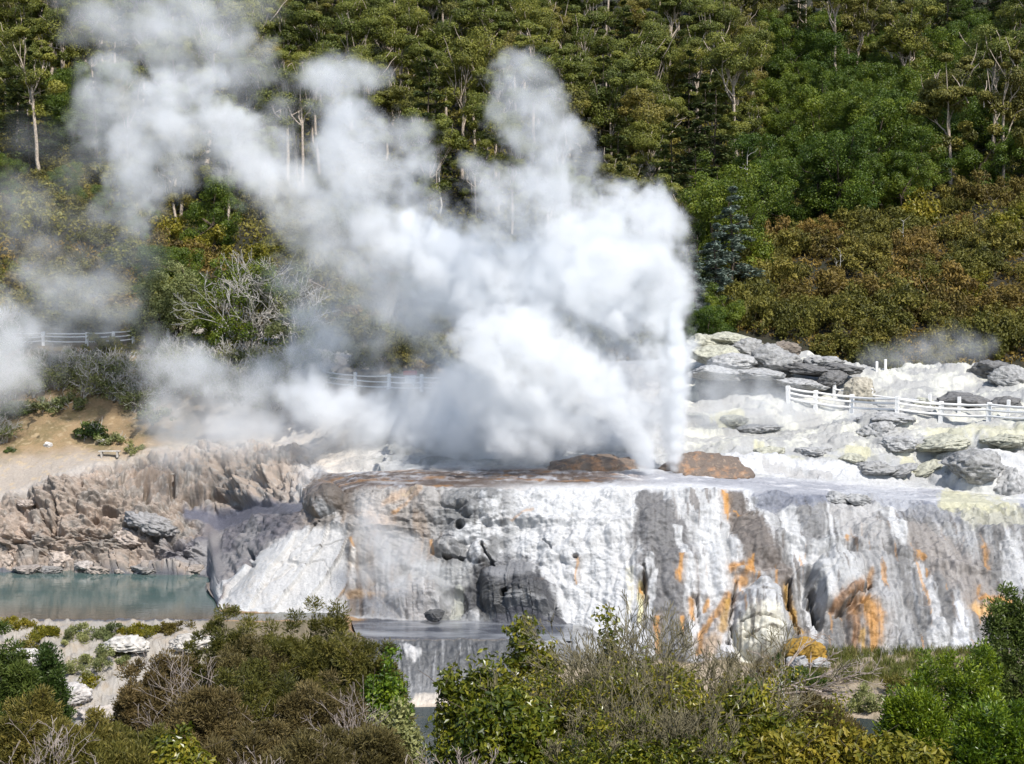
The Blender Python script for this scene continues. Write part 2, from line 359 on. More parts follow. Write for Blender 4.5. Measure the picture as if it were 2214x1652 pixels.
for pts, c, op, wob in [
 ([(1400,1075,30),(1420,1130,56),(1440,1200,68),(1450,1290,64),(1450,1400,58)], col(.135,.13,.128), .95, 14),
 ([(1410,1200,10),(1405,1330,8)], WHITE, .8, 8), ([(1468,1150,9),(1490,1260,14),(1500,1390,16)], WHITE, .85, 8), ([(1530,1110,16),(1545,1200,24),(1535,1330,22)], WHITE, .9, 8),
 ([(1590,1070,18),(1612,1130,34),(1640,1190,48),(1665,1240,44)], BROWN, .96, 8), ([(1600,1240,22),(1700,1240,12)], col(.25,.22,.2), .7, 8),
 ([(1700,1080,14),(1720,1130,20),(1745,1172,16)], GREY, .95, 8), ([(1740,1072,26),(1760,1120,24),(1770,1165,16)], GREY, .9, 8),
 ([(1700,1110,18),(1722,1170,22),(1740,1215,18)], WHITE, .9, 6), ([(1800,1110,10),(1860,1135,42),(1880,1168,44)], col(.33,.32,.31), .9, 8), ([(1925,1095,10),(1932,1150,16),(1950,1175,14)], WHITE, .9, 6),
 ([(1660,1072,40),(1800,1082,16),(1960,1092,14),(2214,1100,16),(2500,1110,20)], col(.17,.18,.215), .9, 6), ([(1950,1110,16),(2100,1125,20),(2214,1140,18),(2500,1150,20)], col(.24,.24,.25), .85, 8),
 ([(1990,1165,30),(2060,1220,50),(2120,1290,46),(2140,1370,36)], col(.25,.225,.205), .82, 14), ([(1870,1200,30),(1905,1260,44),(1925,1340,42),(1930,1395,36)], col(.32,.315,.31), .9, 10),
 ([(1990,1225,9),(2010,1290,14),(2030,1390,22)], WHITE, .75, 8), ([(2070,1320,10),(2075,1400,22)], col(.56,.565,.58), .9, 6), ([(2180,1180,22),(2200,1300,24)], WHITE, .6, 10),
 ([(1790,1215,52),(1815,1262,60),(1800,1300,40)], col(.42,.42,.415), .95, 4), ([(1650,1300,58),(1655,1340,58)], col(.40,.40,.40), .95, 4), ([(1645,1385,60),(1640,1420,50)], CREAM, .9, 6),
 ([(1365,1235,9),(1362,1275,10),(1360,1320,5)], CREAM, .8, 5), ([(1388,1255,6),(1386,1310,9),(1384,1345,5)], col(.66,.60,.30), .8, 5),
 ]:
    sd += 1; stroke(pts, c, op, wob, sd)
for pts, c, op in [
 ([(1566,1068,7),(1569,1090,7),(1574,1114,5)], ORANGE, .95), ([(1590,1108,3),(1600,1116,3)], ORANGE, .8), ([(1470,1208,5),(1466,1258,6)], ORANGE, .9), ([(1386,1262,5),(1388,1290,6)], ORANGE, .95), ([(1424,1330,6),(1422,1420,5)], ORANGE, .9),
 ([(1477,1330,4),(1477,1368,4)], ORANGE, .9), ([(1496,1298,9),(1498,1335,8)], ORANGE, .9), ([(1532,1302,7),(1530,1318,6)], ORANGE, .9), ([(1585,1232,12),(1600,1226,8)], ORANGE, .85), ([(1622,1210,5),(1618,1240,12)], ORANGE, .95), ([(1600,1258,14),(1612,1262,8)], ORANGE, .85),
 ([(1580,1285,9),(1562,1318,11),(1532,1342,10),(1517,1370,8),(1512,1410,6)], ORANGE, .9), ([(1576,1300,8),(1566,1340,12),(1560,1366,10)], GOLD, .85), ([(1540,1390,20),(1530,1420,16)], col(.36,.24,.13), .7),
 ([(1702,1262,9),(1712,1304,9),(1717,1340,8),(1735,1370,10)], GOLD, .95), ([(1884,1240,8),(1876,1268,9)], ORANGE, .6), ([(1800,1325,10),(1830,1305,14),(1858,1285,10)], RUST, .9), ([(1838,1320,14),(1848,1370,11),(1846,1416,9)], RUST, .9),
 ([(1866,1325,22),(1884,1350,24),(1890,1385,18),(1884,1410,10)], ORANGE, .9), ([(1866,1380,8),(1868,1412,6)], GOLD, .8), ([(1829,1165,4),(1829,1176,4)], ORANGE, .8), ([(1986,1200,8),(1990,1212,6)], ORANGE, .8), ([(2000,1232,4),(2004,1250,4)], ORANGE, .8), ([(2128,1184,7),(2136,1208,5),(2140,1236,4)], ORANGE, .75), ([(2118,1268,5),(2120,1285,6)], ORANGE, .7), ([(2120,1296,10),(2170,1300,16),(2200,1318,18)], ORANGE, .9), ([(2110,1322,18),(2150,1328,10)], col(.66,.40,.15), .8),
 ([(905,1058,9),(880,1068,12),(850,1084,10),(826,1092,8)], ORANGE, .9), ([(900,1060,6),(870,1074,6)], GOLD, .9), ([(910,1066,4),(870,1098,5),(850,1108,5)], ORANGE, .8), ([(800,1100,26),(830,1130,24)], col(.58,.40,.25), .45),
 ([(758,1172,4),(764,1194,4)], ORANGE, .8), ([(933,1166,3),(935,1200,4)], ORANGE, .7), ([(1245,1210,3),(1245,1262,3)], ORANGE, .7), ([(764,1200,8),(758,1275,7)], col(.8,.76,.7), .8), ([(1165,1267,10),(1180,1269,6)], ORANGE, .6), ([(740,1286,12),(860,1280,5)], col(.5,.33,.18), .8), ([(1108,1126,3),(1150,1106,4)], ORANGE, .4)]:
    sd += 1; stroke([(a, b, w_*1.9) for a, b, w_ in pts], col(.27,.20,.145), op*.5, 7, sd+500, soft=.9); stroke(pts, c, op*.9, 5, sd, soft=.7)
# small scattered drips of orange on the lower right of the cliff
drip = sstep(.30, .40, fbm(X*2.6, arc*.22, 12.3, 3, 130)+.12*n2)*wcliff*sstep(1480, 1620, PX)*sstep(4.4, 3.7, RK)
col_ = lerp(col_, ORANGE, drip*.6)
drip = sstep(.30, .38, fbm(X*2.2, arc*.25, 31.3, 3, 133)+.12*n2)*wcliff*sstep(1380, 1500, PX)
col_ = lerp(col_, BROWN, drip*.7)
# left end of the terrace: dark, wet, brown lip
for pts, c, op in [([(690,1070,40),(720,1060,40),(760,1080,40)], col(.105,.085,.068), .97), ([(640,1118,22),(680,1120,16)], col(.13,.085,.04), .95), ([(690,1140,20),(720,1126,12)], col(.17,.15,.13), .9), ([(800,1075,40),(930,1075,36)], col(.33,.31,.29), .6)]:
    sd += 1; stroke(pts, c, op, 6, sd)
for pts, h in CRACKS[:17]:  # crevice shade painted dark into the rock colour along the cracks
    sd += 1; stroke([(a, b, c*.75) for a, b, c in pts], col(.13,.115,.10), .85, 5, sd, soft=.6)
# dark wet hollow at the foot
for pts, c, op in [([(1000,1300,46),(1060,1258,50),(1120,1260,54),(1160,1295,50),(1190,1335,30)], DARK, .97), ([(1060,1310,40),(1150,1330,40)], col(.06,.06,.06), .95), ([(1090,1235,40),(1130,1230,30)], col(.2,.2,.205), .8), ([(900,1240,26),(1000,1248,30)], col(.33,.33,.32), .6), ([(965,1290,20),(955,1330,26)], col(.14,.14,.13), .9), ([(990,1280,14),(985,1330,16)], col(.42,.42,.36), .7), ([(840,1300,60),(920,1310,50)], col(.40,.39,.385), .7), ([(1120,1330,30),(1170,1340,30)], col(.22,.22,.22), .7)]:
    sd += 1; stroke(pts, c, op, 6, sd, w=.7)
# plateau film of water: brown on the left, blue-grey to the right
left_t = (1-sstep(1280, 1420, PX))
topc = lerp(np.broadcast_to(col(.33,.33,.35), P.shape), col(.085,.06,.045), left_t*sstep(-.35, .1, n1+.5*n2+.1))
topc = lerp(topc, col(.24,.125,.045), left_t*sstep(.05, .3, fbm(X*.3, Y*1.1, 3.3, 4, 140)+.1*n2)*.75)
topc = lerp(topc, col(.56,.55,.55), sstep(.05, .35, fbm(X*.35, Y*1.6, 9.3, 4, 143))*(1-.5*left_t)*.8)
topc = lerp(topc, col(.60,.60,.60), sstep(1000, 1200, PX)*(1-sstep(1500, 1700, PX))*sstep(5.3, 5.0, RK)*.8)
a = wtop*(1-.25*sstep(5.8, 6.2, RK)); col_ = lerp(col_, topc, a); wet = wet+(.9-wet)*a; wet = np.maximum(wet, wcliff*.62*sstep(.5, .3, col_.mean(-1)))
# back terraces: white silica with sulphur yellow and grey rock
sul = sstep(.08, .34, fbm(X*.5, Y*.9, 1.1, 5, 150)+.15*n3)
backc = lerp(np.broadcast_to(col(.38,.38,.375), P.shape), col(.24,.24,.225), sstep(-.05, .3, n1+.5*n2)*.8)
backc = lerp(backc, YEL, sul*.55*sstep(1480, 1640, PX))
backc = lerp(backc, col(.42,.42,.42), sstep(7.55, 8.1, RK)*.75*sstep(-.3, .2, n1+.4*n2+.1))
backc = lerp(backc, lerp(np.broadcast_to(col(.16,.13,.08), P.shape), col(.34,.28,.2), sstep(0,.3,n1+.5*n2)), sstep(7.6, 7.9, RK)*(1-sstep(1230, 1320, PX)))
backc = lerp(backc, lerp(np.broadcast_to(col(.36,.355,.34), P.shape), col(.55,.54,.47), sstep(-.1,.25,n1+.6*n2)), sstep(7.0,7.25,RK)*sstep(1440,1500,PX))
backc = lerp(backc, lerp(np.broadcast_to(col(.56,.50,.43), P.shape), col(.40,.37,.34), sstep(-.1,.25,n1+.5*n2)), 1-sstep(700, 860, PX))
col_ = lerp(col_, backc, np.maximum(wback, sstep(6.0, 6.3, RK))); wet = wet*(1-.6*wback)
flat = sstep(1450, 1560, PX)*(1-sstep(1880, 2000, PX))*sstep(6.15, 6.3, RK)*(1-sstep(6.75, 7.0, RK)); col_ = lerp(col_, col(.56,.56,.565), flat*.8*sstep(-.3, .0, n1+.2))
for pts, c, op in [([(2000,1092,60),(2120,1090,70),(2190,1100,40)], YEL, 0), ([(2060,1085,30),(2130,1087,40),(2180,1090,24)], YEL, .85), ([(2090,1125,20),(2200,1128,24)], YEL, .4), ([(1560,906,20),(1590,902,16)], YEL, .9), ([(1640,972,14),(1660,975,10)], YEL, .8), ([(1840,985,16),(1870,988,12)], YEL, .8), ([(2030,945,30),(2214,960,26)], YEL, .6), ([(1960,985,14),(1990,1000,8)], YEL, .7), ([(1890,940,30),(1900,925,14)], col(.22,.22,.22), .6), ([(2100,1010,60),(2190,1040,60)], col(.52,.52,.52), .8), ([(1860,1085,40),(1960,1080,30)], col(.6,.6,.6), .3), ([(1650,1010,10),(1760,1028,8),(1800,1034,5)], col(.36,.35,.34), .8)]:
    sd += 1; stroke(pts, c, op, 8, sd)
cw = (wcliff*sstep(690, 760, PX))[..., None]; col_ = col_*(1+cw*np.clip(.5*st3*np.where(PX < 1060, 1, np.where(PX < 1340, .35, 1)), -.5, .5)[..., None])
blk = wcliff*sstep(.26, .44, fbm(X*3.3+warp, arc*.35, 5.1, 3, 190)+.35*n2)*np.where((PX > 1060) & (PX < 1370), .25, .8); col_ = lerp(col_, col(.06,.055,.05), blk*.75)
# left outcrop: grey and pinkish tan, crusty
oc = lerp(np.broadcast_to(TAN, P.shape), col(.30,.27,.245), sstep(-.05, .3, n1+.8*n2))
oc = lerp(oc, PINK, sstep(.05, .35, fbm(X*.6, Y*.6, Z*.9, 4, 160)+.2*n2)*(1-sstep(330, 470, PX))*.85)
oc = lerp(oc, col(.33,.32,.31), sstep(250, 420, PX)*sstep(-.1, .25, n2+.4*n1)*.7)
oc = lerp(oc, col(.15,.14,.125), sstep(.12, .34, rock2*-.6+.5*n2+.15)*.6)
oc = lerp(oc, col(.52,.48,.44), sstep(.18, .36, n3+.5*n2)*.5)
oc = oc*np.array([.86,.83,.79])
col_ = lerp(col_, oc, wcrop)
ds = lerp(np.broadcast_to(col(.21,.20,.20), P.shape), col(.11,.105,.12), sstep(-.2, .25, fbm(X*.5, arc*.2, 2, 4, 165)+.3*n2))
dsw = np.clip(wdarkslope*wcrop*1.0, 0, 1); col_ = lerp(col_, ds, dsw*.9); wet = wet+(.7-wet)*dsw
jm = sstep(415, 432, PX)*(1-sstep(474, 486, PX))*sstep(2.99, 3.03, RK)*(1-sstep(4.3, 4.6, RK)); col_ = lerp(col_, ds*.9, jm)
lowshore = (1-sstep(430, 500, PX))*sstep(270, 360, PX-(1236-PY)*.5)*sstep(3.0, 3.1, RK)*(1-sstep(3.9, 4.4, RK)); col_ = lerp(col_, ds*1.15, lowshore*.85)
a = pool_flat; col_ = lerp(col_, SLATE, a); wet = wet+(.9-wet)*a
sl_ = lerp(np.broadcast_to(col(.46,.452,.44), P.shape), col(.55,.53,.50), sstep(0, .4, n2+.3*n1)*.7)
sl_ = lerp(sl_, col(.40,.37,.33), sstep(0, .35, n2+n1*.5)*sstep(650, 540, PX+(PY-1200)*-.3)*.6)
col_ = lerp(col_, sl_, wslab*sstep(-.2, .1, .55-(saw > .93)))
# slope above the outcrop: dry sandy soil and grass litter
so_ = lerp(np.broadcast_to(SOIL, P.shape), col(.17,.13,.06), sstep(-.15, .25, n1+.6*n2+.3*n3)*.85)
so_ = lerp(so_, col(.36,.31,.26), sstep(6.4, 5.8, RK+.3*n1)*(1-sstep(180, 380, PX)))
so_ = lerp(so_, col(.44,.33,.20), sstep(.1, .35, n2)*.6)
so_ = lerp(so_, col(.15,.115,.06), sstep(7.9, 8.15, RK)*.9)
col_ = lerp(col_, so_, wslope); wet = wet*(1-wslope)
# banks and the cascade
bk = lerp(np.broadcast_to(col(.36,.29,.21), P.shape), col(.20,.165,.10), sstep(-.1, .3, n1+.5*n2))
bk = lerp(bk, col(.34,.31,.27), (1-sstep(380, 520, PX))*sstep(-.5, -.05, n1*.6+n2*.6-.1))
bk = lerp(bk, col(.13,.105,.06), sstep(420, 480, PX)*(1-sstep(760, 790, PX))*.85)
bk = lerp(bk, lerp(np.broadcast_to(col(.30,.30,.295), P.shape), col(.15,.148,.145), sstep(-.1, .25, n1+.5*n2)), sstep(1120, 1170, PX)*(1-sstep(1330, 1420, PX))*sstep(1.55, 1.75, RK))
col_ = lerp(col_, bk, wbank)
cs = lerp(np.broadcast_to(col(.075,.077,.08), P.shape), col(.18,.18,.18), sstep(1.7, 1.1, RK+.25*st2+.15*n2)*.9)
cs = lerp(cs, col(.36,.36,.36), sstep(.15, .4, st2+.3*n3)*.5); cs = lerp(cs, col(.62,.52,.42), sstep(1.12, 1.02, RK+.05*n2))
col_ = lerp(col_, cs, wcasc); wet = wet+(.8-wet)*wcasc
for pts, c, op in [([(878,1400,10),(895,1415,16)], col(.5,.49,.48), .9), ([(905,1515,14),(990,1505,16)], col(.68,.60,.50), .6)]:
    sd += 1; stroke(pts, c, op, 4, sd)
col_ = lerp(col_, lerp(np.broadcast_to(col(.10,.10,.11), P.shape), col(.30,.19,.10), sstep(440, 480, PX)*(1-sstep(770, 800, PX))), wwater)
col_ *= (1+.16*n3+.10*n2)[..., None]; col_ = np.clip(col_, .012, .86)

def rock_mat(name, attr=True, base=(.5, .5, .5), var=.3, bs=1.0):
    m, nt, b = newmat(name)
    L = nt.links
    nA = noise_node(nt, 9*bs, 6, .65); nB = noise_node(nt, 38*bs, 4, .6); nC = noise_node(nt, 2.2*bs, 5, .6)
    if attr:
        a = nd(nt, "ShaderNodeAttribute", attribute_name="rockcol"); base_s = a.outputs["Color"]
        wt = nd(nt, "ShaderNodeAttribute", attribute_name="wet")
        rg = mth(nt, 'MULTIPLY_ADD', wt.outputs["Fac"], -.62, .92); rg = mth(nt, 'ADD', rg, mth(nt, 'MULTIPLY_ADD', nB.outputs[0], .3, -.15), clamp=True)
        L.new(rg, b.inputs["Roughness"])
    else:
        rgb = nd(nt, "ShaderNodeRGB"); rgb.outputs[0].default_value = (*base, 1); base_s = rgb.outputs[0]
        dk = tuple(c*.45 for c in base)
        base_s = mixc(nt, mth(nt, 'MULTIPLY', mth(nt, 'SUBTRACT', nC.outputs[0], .42), 4.0*var/.3, clamp=True), base_s, dk)
        b.inputs["Roughness"].default_value = .85
    k = mth(nt, 'ADD', mth(nt, 'MULTIPLY_ADD', nA.outputs[0], .5, .60), mth(nt, 'MULTIPLY', nB.outputs[0], .30))
    g = nd(nt, "ShaderNodeCombineColor")
    for i in range(3): L.new(k, g.inputs[i])
    L.new(mixc(nt, .8, base_s, g.outputs[0], 'MULTIPLY'), b.inputs["Base Color"])
    bump(nt, b, [(nC.outputs[0], .16/bs), (nA.outputs[0], .07/bs), (nB.outputs[0], .018/bs)], strength=.65)
    return m
M_rock = rock_mat("sinter_rock")
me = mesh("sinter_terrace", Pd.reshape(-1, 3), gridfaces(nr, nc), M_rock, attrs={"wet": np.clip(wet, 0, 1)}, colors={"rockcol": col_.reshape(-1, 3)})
ter = tag(obj("sinter_terrace", me), "white and grey silica terrace with orange streaks, rock shelves and the banks of the stream", "rock terrace", kind="structure")

def on_sheet(px, py):
    j = int(np.clip(np.interp(px, colpx, np.arange(nc)), 0, nc-1)); _, yy = to_px(Pd[:, j])
    r = int(np.argmin(np.abs(yy-py) + np.where(wwater[:, j] > .5, 60, 0))); return Pd[r, j].copy()

# --- hill behind
HD = np.array([112, 122, 135, 150, 170, 200, 240, 290, 350, 430], float)
HX = np.array([-500, 0, 700, 1150, 1400, 1600, 1900, 2214, 2700], float)
HT = np.array([[1100]*9,
               [900,900,900,900,900,900,900,900,900],
               [705,705,740,770,770,700,690,700,690],
               [620,630,670,720,720,620,590,575,560],
               [500,505,560,600,600,520,470,450,440],
               [365,365,395,410,420,400,370,355,345],
               [215,215,225,225,235,235,230,225,215],
               [70,70,70,75,80,80,80,80,70],
               [-60,-60,-60,-60,-55,-55,-55,-55,-60],
               [-180]*9], float)
def hill_z(x, y):
    x = np.asarray(x, float); y = np.asarray(y, float)
    px = CX + F*x/y
    i = np.clip(np.searchsorted(HD, y)-1, 0, len(HD)-2); t = np.clip((y-HD[i])/(HD[i+1]-HD[i]), 0, 1)
    j = np.clip(np.searchsorted(HX, px)-1, 0, len(HX)-2); u = np.clip((px-HX[j])/(HX[j+1]-HX[j]), 0, 1); u = u*u*(3-2*u)
    py = (HT[i, j]*(1-u)+HT[i, j+1]*u)*(1-t)+(HT[i+1, j]*(1-u)+HT[i+1, j+1]*u)*t
    return CAMZ + (HZ-py)/F*y + .9*perlin(x*.06, y*.06, 0, 300)*2 + .35*perlin(x*.25, y*.25, 0, 301)
hy = np.concatenate([np.linspace(113, 180, 110), np.linspace(181, 430, 120)]); hx = np.linspace(-1, 1, 300)
HYg, Ug = np.meshgrid(hy, hx, indexing='ij'); HXg = Ug*(HYg*.52+30)
HZg = hill_z(HXg, HYg)
hm, hnt, hb = newmat("forest_floor")
hn = noise_node(hnt, .35, 6, .65); hn2 = noise_node(hnt, 2.5, 5, .6)
c1 = mixc(hnt, mth(hnt, 'MULTIPLY', mth(hnt, 'SUBTRACT', hn.outputs[0], .4), 4, clamp=True), (.022, .019, .010), (.016, .021, .007))
c1 = mixc(hnt, mth(hnt, 'MULTIPLY', mth(hnt, 'SUBTRACT', hn2.outputs[0], .5), 5, clamp=True), c1, (.045, .032, .016))
hnt.links.new(c1, hb.inputs["Base Color"]); hb.inputs["Roughness"].default_value = .95
bump(hnt, hb, [(hn2.outputs[0], .4)])
hill = tag(obj("hill", mesh("hill", np.stack([HXg, HYg, HZg], -1).reshape(-1, 3), gridfaces(*HYg.shape), hm)), kind="structure")

# --- ground: slope under the camera, stream bed, out to the horizon
def ground_z(x, y):
    x = np.asarray(x, float); y = np.asarray(y, float)
    near = np.interp(y, [-60, 0, 12, 20, 28, 36, 45, 55, 62, 66, 70, 76], [9.4, 8.3, 5.8, 3.2, .8, -1.6, -4.3, -7.4, -9.7, -11.2, -12.0, -12.8])
    z = near + .35*perlin(x*.12, y*.12, 0, 310)*2*sstep(4, 16, y) + .12*perlin(x*.6, y*.6, 0, 311)
    far = np.interp(y, [70, 76, 112, 118, 430, 600, 6000], [-12.2, -14, -13, -6, 100, 130, 130])
    z = np.where(y < 72, z, far)
    side = sstep(40, 64, np.abs(x))*sstep(60, 82, y)*(1-sstep(110, 130, y))
    return z*(1-side) + side*np.interp(y, [60, 90, 125], [-7, 0, 5.])
gy = np.concatenate([np.linspace(-400, -10, 12), np.linspace(-5, 76, 150), np.linspace(78, 130, 24), np.linspace(140, 460, 24), np.linspace(500, 4000, 20)])
gx = np.concatenate([np.linspace(-4000, -120, 20), np.linspace(-110, -46, 14), np.linspace(-45, 45, 180), np.linspace(46, 110, 14), np.linspace(120, 4000, 20)])
GXg, GYg = np.meshgrid(gx, gy); GZg = ground_z(GXg, GYg)
gm, gnt, gb = newmat("foreground_soil")
gn = noise_node(gnt, .8, 6, .65); gn2 = noise_node(gnt, 7, 5, .6)
c1 = mixc(gnt, mth(gnt, 'MULTIPLY', mth(gnt, 'SUBTRACT', gn.outputs[0], .42), 5, clamp=True), (.07, .052, .028), (.05, .055, .018))
c1 = mixc(gnt, mth(gnt, 'MULTIPLY', mth(gnt, 'SUBTRACT', gn2.outputs[0], .52), 5, clamp=True), c1, (.16, .12, .07))
gnt.links.new(c1, gb.inputs["Base Color"]); gb.inputs["Roughness"].default_value = .95
bump(gnt, gb, [(gn2.outputs[0], .12)])
tag(obj("ground", mesh("ground", np.stack([GXg, GYg, GZg], -1).reshape(-1, 3), gridfaces(*GXg.shape), gm)), kind="structure")

# --- water
def water(name, pts, z, base, rough, ripple, kind="structure", emis=None, milky=None, nres=160):
    """fan of a smooth outline given in photo px, laid level at height z"""
    pts = np.array(pts, float); d = []
    Pw = []
    for x, y in pts:
        ray = at(x, y, 1.0) - np.array([0, 0, CAMZ]); k = (z-CAMZ)/ray[2]; Pw.append((ray[0]*k, ray[1]*k, z))
    Pw = np.array(Pw); c = Pw.mean(0)
    V = np.vstack([c, Pw]); n = len(Pw); f = np.array([(0, 1+i, 1+(i+1) % n) for i in range(n)])
    m, nt, b = newmat(name)
    tc = nd(nt, "ShaderNodeTexCoord"); mp = nd(nt, "ShaderNodeMapping"); mp.inputs["Scale"].default_value = (.55, 1.6, 1)
    nt.links.new(tc.outputs["Object"], mp.inputs[0])
    nA = noise_node(nt, ripple[0], 3, .5, vec=mp.outputs[0]); nB = noise_node(nt, .35, 5, .6, vec=mp.outputs[0])
    cc = mixc(nt, mth(nt, 'MULTIPLY', mth(nt, 'SUBTRACT', nB.outputs[0], .45), 5, clamp=True), base, milky or base)
    if name == "hot_pool":                                   # the brown floor shows where the pool shoals towards its near rim
        sx = nd(nt, "ShaderNodeSeparateXYZ"); nt.links.new(tc.outputs["Object"], sx.inputs[0])
        sh = mth(nt, 'MULTIPLY_ADD', mth(nt, 'ADD', sx.outputs[1], mth(nt, 'MULTIPLY_ADD', nB.outputs[0], 5.0, -2.5)), -.18, .18*89.5, clamp=True)
        cc = mixc(nt, sh, cc, (.105, .085, .062))
    nt.links.new(cc, b.inputs["Base Color"]); b.inputs["Roughness"].default_value = rough; b.inputs["IOR"].default_value = 1.33
    bump(nt, b, [(nA.outputs[0], ripple[1])], strength=.5)
    return tag(obj(name, mesh(name, V, f, m)), kind=kind)
zp = float(at(0, 1343, 83.5)[2])-.05
water("hot_pool", [(-330,1215),(0,1212),(300,1215),(470,1215),(560,1250),(680,1290),(742,1305),(744,1344),(640,1343.5),(470,1343),(200,1343),(-330,1343)], zp, (.070,.116,.108), .05, (2.2, .016), milky=(.105,.135,.122))
zb = float(at(900, 1383, 80.8)[2])-.045
water("cascade_basin", [(752,1322),(850,1312),(900,1310),(1000,1310),(1100,1318),(1180,1325),(1240,1345),(1236,1386),(1100,1383),(1000,1383),(900,1383),(805,1383.5),(770,1372)], zb, (.07,.075,.09), .12, (3.0, .03), milky=(.26,.27,.285))
water("stream", [(150,1535),(700,1533),(840,1530),(1000,1527),(1200,1534),(2400,1548),(3600,1660),(3600,2100),(-1400,2100),(-1400,1660)], -10.0, (.035,.045,.045), .05, (2.0, .03), milky=(.05,.06,.055))
# ================================================================== plants
def unit(v): return v/np.maximum(np.linalg.norm(v, axis=-1, keepdims=True), 1e-9)
def leaves(Pc, A, Nn_, L, W):
    """rhombic leaf blades; Pc centre, A long axis, Nn_ facing; L, W arrays"""
    A = unit(A); S = unit(np.cross(A, Nn_)); L = np.asarray(L)[:, None]; W = np.asarray(W)[:, None]
    up = unit(np.cross(S, A))*L*.08
    V = np.stack([Pc-A*L*.5, Pc+S*W*.5-A*L*.05+up, Pc+A*L*.5, Pc-S*W*.5-A*L*.05+up], 1).reshape(-1, 3)
    return V, np.arange(len(V)).reshape(-1, 4)
def tubes(paths, sides=4):
    Vs = []; Fs = []; b = 0
    ang = np.arange(sides)*2*math.pi/sides; ca = np.cos(ang)[None, :, None]; sa = np.sin(ang)[None, :, None]
    for p, r in paths:
        p = np.asarray(p, float); r = np.asarray(r, float); n = len(p)
        t = np.gradient(p, axis=0); t = unit(t)
        ref = np.where(np.abs(t[:, 2:3]) > .9, np.array([[1., 0, 0]]), np.array([[0, 0, 1.]]))
        u = unit(np.cross(t, ref)); v = np.cross(t, u)
        V = p[:, None]+r[:, None, None]*(u[:, None]*ca+v[:, None]*sa); Vs.append(V.reshape(-1, 3))
        i = np.arange(n*sides).reshape(n, sides)
        Fs.append(b+np.stack([i[:-1], np.roll(i[:-1], -1, 1), np.roll(i[1:], -1, 1), i[1:]], -1).reshape(-1, 4)); b += n*sides
    return np.vstack(Vs), np.vstack(Fs)
def wander(rg, a, b, n=5, w=.12, bow=0):
    a = np.asarray(a, float); b = np.asarray(b, float); t = np.linspace(0, 1, n)[:, None]; L = np.linalg.norm(b-a)
    p = a+(b-a)*t; p[1:-1] += rg.normal(0, w*L/3, (n-2, 3)); p[:, 2] += bow*L*np.sin(np.pi*t[:, 0]); return p
def grow(rg, p, d, L, r, depth, paths, ends, nb=(2, 4), spread=.7, shrink=.66, up=.15, seg=4, rmin=.004, gn=.18):
    pts = [np.array(p, float)]; d = np.array(d, float)
    for s in range(seg):
        d = unit(d+rg.normal(0, gn, 3)+np.array([0, 0, up*.4])); pts.append(pts[-1]+d*L/seg)
    rr = np.linspace(r, max(rmin, r*shrink*.8), seg+1); paths.append((np.array(pts), rr))
    if depth == 0: ends.append((pts[-1], d)); return
    k = rg.integers(nb[0], nb[1]+1)
    for i in range(k):
        j = seg if i == 0 else rg.integers(max(1, seg//2), seg+1)
        nd_ = unit(d+rg.normal(0, spread, 3)*np.array([1, 1, .8])+np.array([0, 0, up]))
        grow(rg, pts[j], nd_, L*shrink*rg.uniform(.75, 1.15), max(rmin, rr[j]*.72), depth-1, paths, ends, nb, spread, shrink, up, max(2, seg-1), rmin, gn)

def leaf_mat(name, dark, mid, light, rough=.55, trans=.25, var=.25, spec=.35):
    m, nt, b = newmat(name); L = nt.links
    a = nd(nt, "ShaderNodeAttribute", attribute_name="tint"); oi = nd(nt, "ShaderNodeObjectInfo")
    r = nd(nt, "ShaderNodeValToRGB"); e = r.color_ramp.elements; e[0].position = .05; e[0].color = (*dark, 1); e[1].position = .95; e[1].color = (*light, 1)
    x = e.new(.5); x.color = (*mid, 1); L.new(a.outputs["Fac"], r.inputs[0])
    hs = nd(nt, "ShaderNodeHueSaturation"); L.new(r.outputs[0], hs.inputs["Color"])
    L.new(mth(nt, 'MULTIPLY_ADD', oi.outputs["Random"], var*1.6, 1-var*.8), hs.inputs["Value"])
    L.new(mth(nt, 'MULTIPLY_ADD', oi.outputs["Random"], -.03, .51), hs.inputs["Hue"])
    L.new(hs.outputs[0], b.inputs["Base Color"]); b.inputs["Roughness"].default_value = rough; b.inputs["Specular IOR Level"].default_value = spec
    if trans:
        t = nd(nt, "ShaderNodeBsdfTranslucent"); L.new(hs.outputs[0], t.inputs[0]); mx = nd(nt, "ShaderNodeMixShader"); mx.inputs[0].default_value = trans
        out = [n for n in nt.nodes if n.type == 'OUTPUT_MATERIAL'][0]
        L.new(b.outputs[0], mx.inputs[1]); L.new(t.outputs[0], mx.inputs[2]); L.new(mx.outputs[0], out.inputs[0])
    return m
def bark_mat(name, c, d=None, scale=6):
    m, nt, b = newmat(name); n = noise_node(nt, scale, 4, .6); d = d or tuple(x*.45 for x in c)
    nt.links.new(mixc(nt, mth(nt, 'MULTIPLY', mth(nt, 'SUBTRACT', n.outputs[0], .38), 3.5, clamp=True), d, c), b.inputs["Base Color"]); b.inputs["Roughness"].default_value = .85
    return m
L_gum = leaf_mat("gum_leaves", (0.0696,0.0888,0.0156), (0.1464,0.1680,0.0252), (0.2460,0.2520,0.0396), .5, .3)
L_gum2 = leaf_mat("rusty_gum_leaves", (0.0840,0.0888,0.0192), (0.1740,0.1680,0.0288), (0.2640,0.2340,0.0432), .5, .3)
L_pine = leaf_mat("pine_needles", (.026,.044,.014), (.058,.084,.020), (.105,.128,.034), .6, .15)
L_cedar = leaf_mat("blue_cedar_needles", (.10,.14,.11), (.17,.215,.17), (.24,.28,.225), .6, .15, .1)
L_green = leaf_mat("green_leaves", (0.0330,0.0616,0.0066), (0.0825,0.1342,0.0110), (0.1760,0.2255,0.0198), .45, .3)
